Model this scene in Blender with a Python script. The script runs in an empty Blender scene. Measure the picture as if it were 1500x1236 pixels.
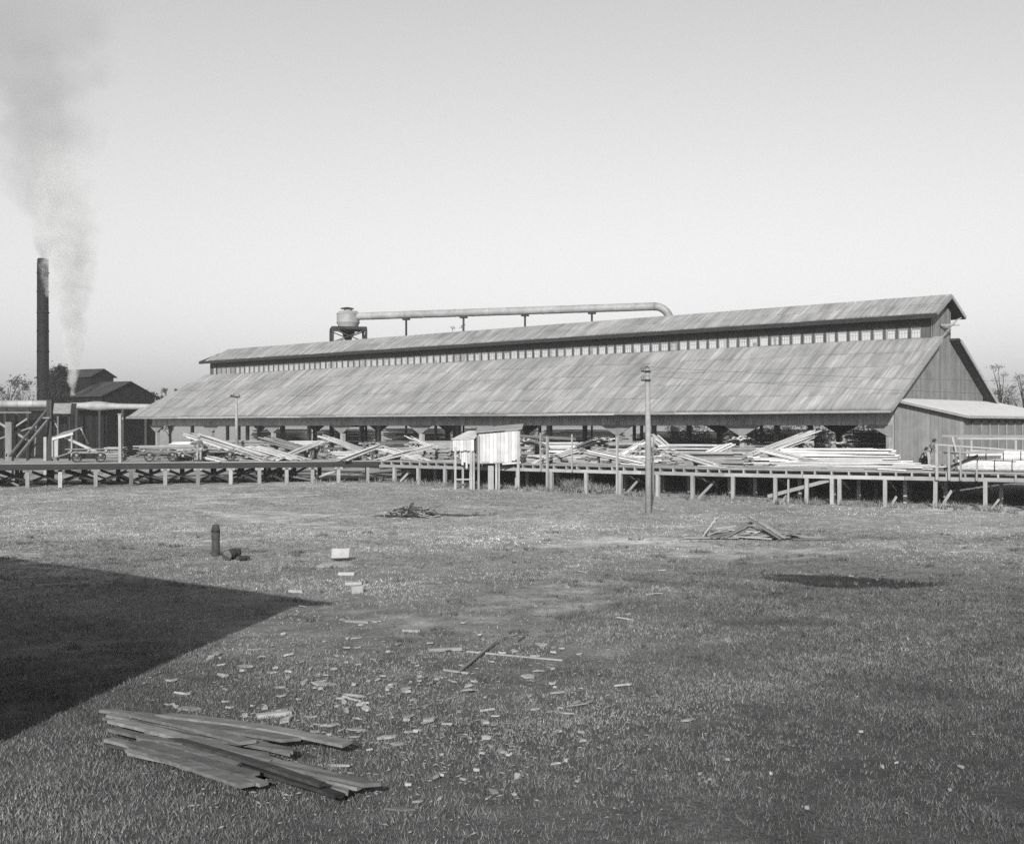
import bpy, math, random
import numpy as np
from mathutils import Vector, Matrix
random.seed(403)
rng = np.random.default_rng(403)
R = math.radians
SC = bpy.context.scene
COL = SC.collection

# ------------------------------------------------------------------ camera, sky, sun, exposure
F, CX, CY, EYE = 1780.0, 750.0, 624.0, 4.5       # focal length, principal point (1500 px wide picture), eye height
cam_d = bpy.data.cameras.new('camera')
cam = bpy.data.objects.new('camera', cam_d)
COL.objects.link(cam)
cam.location = (0, 0, EYE)
cam.rotation_euler = (R(90), 0, 0)
cam_d.sensor_width = 36.0
cam_d.lens = 36.0 * F / 1500.0
cam_d.shift_y = (CY - 618.0) / 1500.0
cam_d.clip_end = 8000
SC.camera = cam

SUN_EL, SUN_AZ = R(23.0), R(187.5)               # azimuth clockwise from +Y: behind the camera, slightly left
sun_dir = Vector((math.sin(SUN_AZ) * math.cos(SUN_EL), math.cos(SUN_AZ) * math.cos(SUN_EL), math.sin(SUN_EL)))
sun_d = bpy.data.lights.new('sun', 'SUN')
sun_d.energy = 5.0
sun_d.angle = R(0.5)
sun_d.color = (1.0, 0.99, 0.975)
sun = bpy.data.objects.new('sun', sun_d)
COL.objects.link(sun)
sun.location = (-30, -60, 60)
sun.rotation_euler = (-sun_dir).to_track_quat('-Z', 'Y').to_euler()

world = bpy.data.worlds.new('World')
SC.world = world
world.use_nodes = True
wt = world.node_tree
wt.nodes.clear()
w_out = wt.nodes.new('ShaderNodeOutputWorld')
w_bg = wt.nodes.new('ShaderNodeBackground')
w_sky = wt.nodes.new('ShaderNodeTexSky')
w_sky.sky_type = 'NISHITA'
w_sky.sun_disc = False
w_sky.sun_elevation = SUN_EL
w_sky.sun_rotation = SUN_AZ
w_sky.air_density = 1.0
w_sky.dust_density = 1.5
w_sep = wt.nodes.new('ShaderNodeSeparateColor')   # black and white plate, most sensitive to blue and some green
wt.links.new(w_sky.outputs[0], w_sep.inputs[0])
def _wm(op, a, b):
    n = wt.nodes.new('ShaderNodeMath'); n.operation = op
    for i, q in enumerate((a, b)):
        if isinstance(q, float): n.inputs[i].default_value = q
        else: wt.links.new(q, n.inputs[i])
    return n.outputs[0]
wt.links.new(_wm('ADD', _wm('MULTIPLY', w_sep.outputs[2], 0.82), _wm('MULTIPLY', w_sep.outputs[1], 0.22)), w_bg.inputs[0])
w_bg.inputs[1].default_value = 0.096
wt.links.new(w_bg.outputs[0], w_out.inputs[0])

SC.view_settings.view_transform = 'Standard'
SC.view_settings.look = 'None'
SC.view_settings.exposure = 0.4
SC.view_settings.gamma = 1.0
SC.cycles.max_bounces = 6
SC.cycles.diffuse_bounces = 4
SC.cycles.transparent_max_bounces = 12
SC.cycles.volume_bounces = 2
SC.cycles.volume_step_rate = 2.0
SC.cycles.use_denoising = False                  # a little grain suits a glass plate
SC.cycles.caustics_reflective = False
SC.cycles.caustics_refractive = False

# ------------------------------------------------------------------ geometry of the place
def V(*a): return Vector(a)
def P(x, y, Y):
    return V((x - CX) / F * Y, Y, EYE - (y - CY) / F * Y)
DECK = 2.1
def dp(x, y):                                    # a point on the dock surface
    return P(x, y, (EYE - DECK) * F / (y - CY))
def sm(a, b, x):
    t = min(1.0, max(0.0, (x - a) / (b - a)))
    return t * t * (3 - 2 * t)
def gz(X, Y):                                    # the yard rises a little towards the dock
    z = 0.6 * min(1.0, max(0.0, (Y - 58.0) / 24.0))
    if Y < 120:
        z += 0.035 * math.sin(0.31 * X + 0.9) * math.sin(0.23 * Y) + 0.02 * math.sin(0.9 * X - 0.5 * Y)
    return z
def gp(x, y):                                    # a point on the ground
    Y = EYE * F / (y - CY)
    for _ in range(30):
        z = gz((x - CX) / F * Y, Y)
        Y = 0.5 * Y + 0.5 * (EYE - z) * F / (y - CY)
    X = (x - CX) / F * Y
    return V(X, Y, gz(X, Y))
# shed axes: E0 near end of the front eave, L along the shed (away, left), G across it (away, right)
E0 = V(23.1, 74.0, 0)
L = V(-0.729, 0.684, 0).normalized()
G = V(L.y, -L.x, 0)
UP = V(0, 0, 1)
WT = 7.28                                        # width of the lower roof slope
def S(t, w, z): return E0 + L * t + G * w + UP * z

# ------------------------------------------------------------------ materials
MATS = {}
ALB = 0.70                                       # overall reflectance level of the dull weathered surfaces
def nodes_of(name):
    m = bpy.data.materials.new(name)
    m.use_nodes = True
    nt = m.node_tree
    return m, nt, nt.nodes['Principled BSDF']
def N(nt, kind, **kw):
    n = nt.nodes.new(kind)
    for k, v in kw.items(): setattr(n, k, v)
    return n
def mathn(nt, op, a, b=None, c=None):
    n = N(nt, 'ShaderNodeMath', operation=op)
    for i, q in enumerate((a, b, c)):
        if q is None: continue
        if isinstance(q, (int, float)): n.inputs[i].default_value = q
        else: nt.links.new(q, n.inputs[i])
    return n.outputs[0]
def noise(nt, vec, scale, detail=3, rough=0.55):
    n = N(nt, 'ShaderNodeTexNoise')
    n.inputs['Scale'].default_value = scale
    n.inputs['Detail'].default_value = detail
    n.inputs['Roughness'].default_value = rough
    if vec is not None: nt.links.new(vec, n.inputs['Vector'])
    return n.outputs[0]
def scaled(nt, vec, s):
    n = N(nt, 'ShaderNodeMapping')
    n.inputs['Scale'].default_value = s
    nt.links.new(vec, n.inputs['Vector'])
    return n.outputs[0]
def ramp(nt, val, lo, hi, a, b):                 # val lo..hi -> a..b
    n = N(nt, 'ShaderNodeMapRange')
    n.inputs[1].default_value = lo; n.inputs[2].default_value = hi
    n.inputs[3].default_value = a; n.inputs[4].default_value = b
    nt.links.new(val, n.inputs[0])
    return n.outputs[0]

def wood(name, base, spread=0.25, grain=0.25, rough=0.8, attr=False):
    """weathered or fresh timber: every piece its own tone, grain along the piece, blotches"""
    m, nt, b = nodes_of(name)
    tc = N(nt, 'ShaderNodeTexCoord'); oi = N(nt, 'ShaderNodeObjectInfo'); ge = N(nt, 'ShaderNodeNewGeometry')
    if attr:
        at = N(nt, 'ShaderNodeAttribute', attribute_name='tone'); rnd = at.outputs['Fac']
        gv = scaled(nt, ge.outputs['Position'], (6, 6, 0.7))
    else:
        rnd = oi.outputs['Random']
        add = N(nt, 'ShaderNodeVectorMath', operation='ADD')
        nt.links.new(scaled(nt, tc.outputs['Object'], (2.5, 9, 9)), add.inputs[0])
        mul = N(nt, 'ShaderNodeVectorMath', operation='SCALE')
        mul.inputs[0].default_value = (37, 91, 53); nt.links.new(rnd, mul.inputs['Scale'])
        nt.links.new(mul.outputs[0], add.inputs[1])
        gv = add.outputs[0]
    g = noise(nt, gv, 1.0, 4, 0.6)
    bl = noise(nt, ge.outputs['Position'], 1.3, 3)
    k = mathn(nt, 'MULTIPLY', ramp(nt, rnd, 0, 1, 1 - spread, 1 + spread), ramp(nt, g, 0.3, 0.7, 1 - grain, 1 + grain))
    k = mathn(nt, 'MULTIPLY', k, ramp(nt, bl, 0.3, 0.7, 0.85, 1.12))
    k = mathn(nt, 'MULTIPLY', k, base * ALB)
    k = mathn(nt, 'MINIMUM', k, 0.85)
    nt.links.new(k, b.inputs['Base Color'])
    b.inputs['Roughness'].default_value = rough
    b.inputs['Specular IOR Level'].default_value = 0.25 if base > .1 else .08
    bp = N(nt, 'ShaderNodeBump'); bp.inputs['Strength'].default_value = 0.35; bp.inputs['Distance'].default_value = 0.02
    nt.links.new(g, bp.inputs['Height']); nt.links.new(bp.outputs[0], b.inputs['Normal'])
    MATS[name] = m
    return m

def plain(name, base, var=0.2, scale=2.0, rough=0.7, metal=0.0, bump=0.2):
    m, nt, b = nodes_of(name)
    ge = N(nt, 'ShaderNodeNewGeometry'); oi = N(nt, 'ShaderNodeObjectInfo')
    a = noise(nt, ge.outputs['Position'], scale, 4, 0.6)
    k = mathn(nt, 'MULTIPLY', ramp(nt, a, 0.3, 0.7, 1 - var, 1 + var), ramp(nt, oi.outputs['Random'], 0, 1, 0.86, 1.14))
    k = mathn(nt, 'MULTIPLY', k, base * ALB)
    nt.links.new(k, b.inputs['Base Color'])
    b.inputs['Roughness'].default_value = rough
    b.inputs['Metallic'].default_value = metal
    b.inputs['Specular IOR Level'].default_value = 0.12 if base < .1 else 0.4
    if bump:
        bp = N(nt, 'ShaderNodeBump'); bp.inputs['Strength'].default_value = bump; bp.inputs['Distance'].default_value = 0.02
        nt.links.new(a, bp.inputs['Height']); nt.links.new(bp.outputs[0], b.inputs['Normal'])
    MATS[name] = m
    return m

def roof_metal(name, attr):
    """weathered roofing sheets: each its own tone, streaks running down the slope, soiled patches"""
    m, nt, b = nodes_of(name)
    ge = N(nt, 'ShaderNodeNewGeometry')
    if attr:
        rnd = N(nt, 'ShaderNodeAttribute', attribute_name='tone').outputs['Fac']
    else:
        rnd = N(nt, 'ShaderNodeObjectInfo').outputs['Random']
    dl = N(nt, 'ShaderNodeVectorMath', operation='DOT_PRODUCT'); dl.inputs[1].default_value = tuple(L)
    nt.links.new(ge.outputs['Position'], dl.inputs[0])
    dg = N(nt, 'ShaderNodeVectorMath', operation='DOT_PRODUCT'); dg.inputs[1].default_value = tuple(G)
    nt.links.new(ge.outputs['Position'], dg.inputs[0])
    cv = N(nt, 'ShaderNodeCombineXYZ')
    nt.links.new(dl.outputs['Value'], cv.inputs[0]); nt.links.new(dg.outputs['Value'], cv.inputs[1])
    st = noise(nt, scaled(nt, cv.outputs[0], (5.0, 0.35, 1)), 1.0, 4, 0.6)
    blot = noise(nt, scaled(nt, cv.outputs[0], (0.18, 0.3, 1)), 1.0, 4, 0.6)
    fine = noise(nt, scaled(nt, cv.outputs[0], (2.2, 1.2, 1)), 1.0, 5, 0.65)
    k = mathn(nt, 'MULTIPLY', ramp(nt, rnd, 0, 1, 0.86, 1.15), ramp(nt, st, 0.34, 0.66, 0.81, 1.19))
    st2 = noise(nt, scaled(nt, cv.outputs[0], (1.7, 0.16, 1)), 1.0, 5, 0.65)
    st3 = noise(nt, scaled(nt, cv.outputs[0], (14.0, 0.5, 1)), 1.0, 3, 0.6)
    k = mathn(nt, 'MULTIPLY', k, ramp(nt, st2, 0.35, 0.65, 0.80, 1.18))
    k = mathn(nt, 'MULTIPLY', k, ramp(nt, st3, 0.35, 0.65, 0.86, 1.14))
    k = mathn(nt, 'MULTIPLY', k, ramp(nt, blot, 0.3, 0.7, 0.76, 1.16))
    k = mathn(nt, 'MULTIPLY', k, ramp(nt, fine, 0.3, 0.7, 0.92, 1.08))
    def lap(v, off, size, wd, dark):                                  # dark lines along the laps of the sheets
        f = mathn(nt, 'FRACT', mathn(nt, 'DIVIDE', mathn(nt, 'SUBTRACT', v, off), size))
        return ramp(nt, mathn(nt, 'LESS_THAN', f, wd), 0, 1, 1.0, dark)
    lt, lw = E0.dot(L), E0.dot(G)
    k = mathn(nt, 'MULTIPLY', k, lap(dl.outputs['Value'], lt + .03, .66, .06, .80))
    k = mathn(nt, 'MULTIPLY', k, lap(dg.outputs['Value'], lw - .05, WT / 5, .045, .82))
    k = mathn(nt, 'MULTIPLY', k, 0.345 * ALB)
    nt.links.new(k, b.inputs['Base Color'])
    b.inputs['Roughness'].default_value = 0.75
    b.inputs['Specular IOR Level'].default_value = 0.3
    MATS[name] = m

roof_metal('roof_sheet_metal', False)
roof_metal('roof_sheet_metal_far', True)
wood('fresh_lumber', 0.66, 0.36, 0.22)
wood('weathered_grey', 0.12, 0.35, 0.4)
wood('pole_wood', 0.29, 0.05, 0.15)
wood('header_board_wood', 0.48, 0.14, 0.15, attr=True)
wood('grey_lumber', 0.33, 0.3, 0.2)
wood('post_wood', 0.33, 0.2, 0.18)
wood('dock_plank_wood', 0.33, 0.2, 0.2)
wood('old_wood', 0.19, 0.35, 0.3)
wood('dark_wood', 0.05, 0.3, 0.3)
wood('wall_board_wood', 0.24, 0.10, 0.12, attr=True)
wood('shed_board_wood', 0.21, 0.14, 0.15, attr=True)
wood('clerestory_wood', 0.10, 0.2, 0.2, attr=True)
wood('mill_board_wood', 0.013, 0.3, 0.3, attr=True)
wood('whitewashed_board', 0.56, 0.16, 0.2)
plain('annex_roofing', 0.66, 0.10, 1.5, 0.7)
plain('pipe_metal', 0.32, 0.24, 0.9, 0.6)
plain('iron', 0.035, 0.3, 3, 0.6, 0.3)
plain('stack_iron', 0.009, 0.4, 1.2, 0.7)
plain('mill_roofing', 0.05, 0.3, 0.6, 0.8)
plain('pale_stone', 0.4, 0.15, 6, 0.85)
plain('sandy_earth', 0.36, 0.25, 8, 0.95)
plain('skin', 0.32, 0.06, 10, 0.6, 0, 0)
plain('dark_cloth', 0.05, 0.25, 12, 0.9)
plain('mid_cloth', 0.13, 0.25, 12, 0.9)
plain('light_cloth', 0.34, 0.2, 12, 0.9)
plain('bark', 0.06, 0.4, 6, 0.95, 0, 0.6)
plain('porcelain', 0.12, 0.1, 5, 0.3)

def ground_mat():
    m, nt, b = nodes_of('turf')
    ge = N(nt, 'ShaderNodeNewGeometry')
    pos = ge.outputs['Position']
    a = noise(nt, pos, 0.12, 5, 0.6); c = noise(nt, pos, 1.1, 5, 0.65); d = noise(nt, pos, 9.0, 4, 0.7)
    sx = N(nt, 'ShaderNodeSeparateXYZ'); nt.links.new(pos, sx.inputs[0])
    toward_dock = ramp(nt, sx.outputs[1], 18, 48, 0.0, 1.0)                  # ground turns paler towards the dock
    k = mathn(nt, 'ADD', mathn(nt, 'MULTIPLY', toward_dock, 0.31), 0.125)
    rt = mathn(nt, 'MULTIPLY', ramp(nt, sx.outputs[0], 1.5, 10.5, 0, 1), ramp(nt, sx.outputs[1], 32, 50, 1, 0))
    k = mathn(nt, 'MULTIPLY', k, ramp(nt, rt, 0, 1, 1.0, .67))
    k = mathn(nt, 'MULTIPLY', k, ramp(nt, a, 0.3, 0.7, 0.75, 1.25))
    k = mathn(nt, 'MULTIPLY', k, ramp(nt, c, 0.25, 0.75, 0.65, 1.35))
    k = mathn(nt, 'MULTIPLY', k, ramp(nt, d, 0.25, 0.75, 0.7, 1.3))
    e = noise(nt, pos, 42.0, 3, 0.7)
    k = mathn(nt, 'MULTIPLY', k, ramp(nt, e, 0.3, 0.7, 0.6, 1.4))
    k = mathn(nt, 'MULTIPLY', k, ALB)
    ba = N(nt, 'ShaderNodeAttribute', attribute_name='bare').outputs['Fac']
    k = mathn(nt, 'MULTIPLY', k, ramp(nt, mathn(nt, 'ADD', ba, mathn(nt, 'MULTIPLY', mathn(nt, 'SUBTRACT', c, .5), .9)), .2, .8, .82, 1.5))
    # dark oval with a ragged rim
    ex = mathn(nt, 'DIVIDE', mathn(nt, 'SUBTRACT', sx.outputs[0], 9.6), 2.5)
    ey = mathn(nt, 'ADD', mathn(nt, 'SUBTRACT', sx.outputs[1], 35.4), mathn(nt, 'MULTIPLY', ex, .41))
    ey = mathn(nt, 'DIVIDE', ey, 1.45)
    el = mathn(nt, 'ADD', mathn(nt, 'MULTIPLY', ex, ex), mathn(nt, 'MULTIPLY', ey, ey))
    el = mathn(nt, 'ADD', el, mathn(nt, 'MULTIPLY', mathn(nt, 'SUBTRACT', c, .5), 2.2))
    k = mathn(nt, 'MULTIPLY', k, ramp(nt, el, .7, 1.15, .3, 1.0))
    nt.links.new(k, b.inputs['Base Color'])
    b.inputs['Roughness'].default_value = 0.95
    b.inputs['Specular IOR Level'].default_value = 0.1
    bp = N(nt, 'ShaderNodeBump'); bp.inputs['Strength'].default_value = 0.6; bp.inputs['Distance'].default_value = 0.06
    nt.links.new(d, bp.inputs['Height']); nt.links.new(bp.outputs[0], b.inputs['Normal'])
    MATS['turf'] = m
ground_mat()

def leafy(name, base, trans=0.25):
    m, nt, b = nodes_of(name)
    at = N(nt, 'ShaderNodeAttribute', attribute_name='tone')
    k = mathn(nt, 'MULTIPLY', at.outputs['Fac'], base * ALB)
    nt.links.new(k, b.inputs['Base Color'])
    b.inputs['Roughness'].default_value = 0.8
    b.inputs['Specular IOR Level'].default_value = 0.15
    tr = N(nt, 'ShaderNodeBsdfTranslucent'); nt.links.new(k, tr.inputs[0])
    mx = N(nt, 'ShaderNodeMixShader'); mx.inputs[0].default_value = trans
    nt.links.new(b.outputs[0], mx.inputs[1]); nt.links.new(tr.outputs[0], mx.inputs[2])
    nt.links.new(mx.outputs[0], nt.nodes['Material Output'].inputs[0])
    MATS[name] = m
leafy('grass_blade', 0.24)
leafy('leaf', 0.10)
leafy('weed_leaf', 0.26)

def glass_mat():
    m, nt, b = nodes_of('dusty_glass')
    b.inputs['Base Color'].default_value = (0.4, 0.4, 0.4, 1)
    b.inputs['Roughness'].default_value = 0.35
    n = N(nt, 'ShaderNodeObjectInfo').outputs['Random']
    tr = N(nt, 'ShaderNodeBsdfTransparent')
    mx = N(nt, 'ShaderNodeMixShader')
    nt.links.new(ramp(nt, n, 0.0, 1.0, 0.32, 0.72), mx.inputs[0])
    nt.links.new(tr.outputs[0], mx.inputs[1]); nt.links.new(b.outputs[0], mx.inputs[2])
    nt.links.new(mx.outputs[0], nt.nodes['Material Output'].inputs[0])
    MATS['dusty_glass'] = m
glass_mat()

# ------------------------------------------------------------------ builders
WL = {}                                          # world location of things and parts (pure translations)
def reg(o, loc): WL[o.name] = Vector(loc)
def props(o, label=None, cat=None, group=None, kind=None):
    if label: o['label'] = label
    if cat: o['category'] = cat
    if group: o['group'] = group
    if kind: o['kind'] = kind
    return o
def thing(name, label, cat, loc, group=None):
    o = bpy.data.objects.new(name, None)
    COL.objects.link(o)
    o.location = loc
    o.empty_display_size = 0.3
    reg(o, loc)
    return props(o, label, cat, group)

CUBE = [(-.5, -.5, -.5), (.5, -.5, -.5), (.5, .5, -.5), (-.5, .5, -.5), (-.5, -.5, .5), (.5, -.5, .5), (.5, .5, .5), (-.5, .5, .5)]
CUBEF = [(0, 3, 2, 1), (4, 5, 6, 7), (0, 1, 5, 4), (1, 2, 6, 5), (2, 3, 7, 6), (3, 0, 4, 7)]
def frame(p0, p1, up=UP):
    x = (p1 - p0).normalized()
    if abs(x.dot(up)) > 0.985: up = V(0, 1, 0) if abs(x.y) < 0.9 else V(1, 0, 0)
    y = up.cross(x).normalized()
    z = x.cross(y)
    return x, y, z

class MB:
    def __init__(s): s.v = []; s.f = []; s.t = []
    def add(s, vs, fs, tone=0.5):
        n = len(s.v)
        s.v += [tuple(q) for q in vs]
        s.f += [tuple(i + n for i in f) for f in fs]
        s.t += [tone] * len(fs)
    def beam(s, p0, p1, w, h, up=UP, tone=0.5):
        x, y, z = frame(p0, p1, up); c = (p0 + p1) / 2; l = (p1 - p0).length
        s.add([c + x * (a * l) + y * (b * w) + z * (d * h) for a, b, d in CUBE], CUBEF, tone)
    def prism(s, poly, z0, z1, tone=0.5):        # horizontal polygon (counter-clockwise) extruded in z
        n = len(poly)
        s.add([(p[0], p[1], z0) for p in poly] + [(p[0], p[1], z1) for p in poly],
              [tuple(range(n - 1, -1, -1)), tuple(range(n, 2 * n))] + [(i, (i + 1) % n, n + (i + 1) % n, n + i) for i in range(n)], tone)
    def slab(s, quad, off, tone=0.5):            # polygon of 3-d points thickened by vector off
        n = len(quad); q = [Vector(p) for p in quad]; r = [p + off for p in q]
        s.add(q + r, [tuple(range(n - 1, -1, -1)), tuple(range(n, 2 * n))] + [(i, (i + 1) % n, n + (i + 1) % n, n + i) for i in range(n)], tone)
    def tube(s, pts, rad, n=8, tone=0.5, caps=True):
        pts = [Vector(p) for p in pts]
        if not isinstance(rad, (list, tuple)): rad = [rad] * len(pts)
        vs = []; k = len(pts); ref = None
        for i, p in enumerate(pts):
            d = (pts[min(i + 1, k - 1)] - pts[max(i - 1, 0)]).normalized()
            if ref is None: ref = UP if abs(d.z) < 0.9 else V(1, 0, 0)
            a = ref.cross(d).normalized(); b = d.cross(a); ref = b if abs(b.dot(d)) < 0.9 else ref
            vs += [p + (a * math.cos(2 * math.pi * j / n) + b * math.sin(2 * math.pi * j / n)) * rad[i] for j in range(n)]
        fs = [(i * n + j, i * n + (j + 1) % n, (i + 1) * n + (j + 1) % n, (i + 1) * n + j) for i in range(k - 1) for j in range(n)]
        if caps: fs += [tuple(range(n - 1, -1, -1)), tuple(range((k - 1) * n, k * n))]
        s.add(vs, fs, tone)
    def lathe(s, c, prof, n=20, tone=0.5):       # prof: (radius, z)
        k = len(prof); c = Vector(c)
        vs = [c + V(r * math.cos(2 * math.pi * j / n), r * math.sin(2 * math.pi * j / n), z) for r, z in prof for j in range(n)]
        s.add(vs, [(i * n + j, i * n + (j + 1) % n, (i + 1) * n + (j + 1) % n, (i + 1) * n + j) for i in range(k - 1) for j in range(n)]
              + [tuple(range(n - 1, -1, -1)), tuple(range((k - 1) * n, k * n))], tone)
    def build(s, name, mat, parent=None, loc=None, smooth=False, kind=None):
        base = WL[parent.name] if parent is not None else Vector(loc if loc is not None else (0, 0, 0))
        me = bpy.data.meshes.new(name)
        me.from_pydata([(q[0] - base.x, q[1] - base.y, q[2] - base.z) for q in s.v], [], s.f)
        a = me.attributes.new('tone', 'FLOAT', 'FACE')
        a.data.foreach_set('value', s.t)
        me.materials.append(MATS[mat])
        if smooth: me.polygons.foreach_set('use_smooth', [True] * len(me.polygons))
        me.update()
        o = bpy.data.objects.new(name, me)
        COL.objects.link(o)
        if parent is not None: o.parent = parent
        else: o.location = base
        reg(o, base)
        if kind: o['kind'] = kind
        return o

BOXME = {}
def boxme(mat):
    if mat not in BOXME:
        me = bpy.data.meshes.new('box_' + mat)
        me.from_pydata(CUBE, [], CUBEF); me.materials.append(MATS[mat])
        BOXME[mat] = me
    return BOXME[mat]
def piece(name, p0, p1, w, h, mat, parent=None, up=UP):     # one straight timber, sharing one mesh per material
    x, y, z = frame(p0, p1, up)
    o = bpy.data.objects.new(name, boxme(mat))
    COL.objects.link(o)
    base = WL[parent.name] if parent is not None else V(0, 0, 0)
    l = (p1 - p0).length
    m = Matrix((x * l, y * w, z * h)).transposed().to_4x4()
    m.translation = (p0 + p1) / 2 - base
    if parent is not None: o.parent = parent
    o.matrix_basis = m
    return o
def jit(s): return V(random.uniform(-s, s), random.uniform(-s, s), random.uniform(-s, s))

# ------------------------------------------------------------------ ground
def vnoise(x, y, seed=0):
    v = 0
    for k, (f, a) in enumerate(((.11, 1.), (.27, .7), (.63, .5), (1.7, .35), (3.9, .22))):
        v = v + a * np.sin(f * x * 1.7 + 1.3 * k + seed + 1.1 * np.sin(f * y * 1.3 + k)) * np.cos(f * y * 1.9 - k * 2.1 + np.sin(f * x + seed))
    return v / 1.6
def bareness(x, y):                              # 1 = trodden earth, 0 = full turf
    b = np.clip((vnoise(x, y, 9.0) - .18) * 2.2, 0, 1) * np.clip((y - 14) / 12, .35, 1)
    path = np.exp(-((y - 57.5 + .25 * x + 1.5 * np.sin(x * .2)) / 2.2) ** 2) + .8 * np.exp(-((x + .5 - .10 * (y - 20) + 1.2 * np.sin(y * .16)) / 1.1) ** 2) * np.clip((y - 16) / 10, 0, 1)
    return np.clip(b * .45 + path * .25 + .22 * vnoise(x * 2.3, y * 2.3, 3.0), 0, 1)
def make_ground():
    xs = [-4000, -1500, -600, -300, -150, -100, -70, -55] + list(np.arange(-46, 46.1, .5)) + [55, 70, 100, 150, 300, 600, 1500, 4000]
    ys = [-1500, -400, -100, -40, -20, -8, 0, 4] + list(np.arange(8, 92.1, .5)) + [96, 100, 106, 112, 120, 130, 160, 220, 350, 700, 1500, 6000]
    m = MB(); br = []
    for y in ys:
        far = .6 * min(1, max(0, (y - 58) / 24))
        for x in xs:
            m.v.append((x, y, (gz(x, y) if abs(x) <= 70 and y <= 119 else far)))
    nx = len(xs)
    for j in range(len(ys) - 1):
        for i in range(nx - 1):
            m.f.append((j * nx + i, j * nx + i + 1, (j + 1) * nx + i + 1, (j + 1) * nx + i)); m.t.append(0.5)
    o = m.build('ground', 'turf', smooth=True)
    co = np.array(m.v)
    bare = np.where((np.abs(co[:, 0]) < 50) & (co[:, 1] > 4) & (co[:, 1] < 95), bareness(co[:, 0], co[:, 1]), .25)
    a = o.data.attributes.new('bare', 'FLOAT', 'POINT'); a.data.foreach_set('value', bare.astype(np.float32))
    o['kind'] = 'structure'
make_ground()

# ------------------------------------------------------------------ the long lumber shed
EZ, SL, _ = 5.5, 0.6525, 7.28                   # eave height, slope, width of the lower roof slope
WC = 8.74                                        # ridge line
MEZ, MSL, MW = 11.84, 0.571, 6.48                # monitor eave height, slope, eave offset
WALL, WALLB = 1.85, 15.63
FLOOR = DECK - 0.01
def tend(w): return 91.0 - 0.62 * min(w, 2 * WC - w)
def zlow(w): return EZ + SL * min(w, 2 * WC - w)
def zmon(w): return MEZ + MSL * (min(w, 2 * WC - w) - MW)
shed = thing('lumber_shed', 'long open-sided lumber shed with sheet roof and a raised clerestory', 'shed', S(40, WC, 0.6))
EU = G.normalized()

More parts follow.
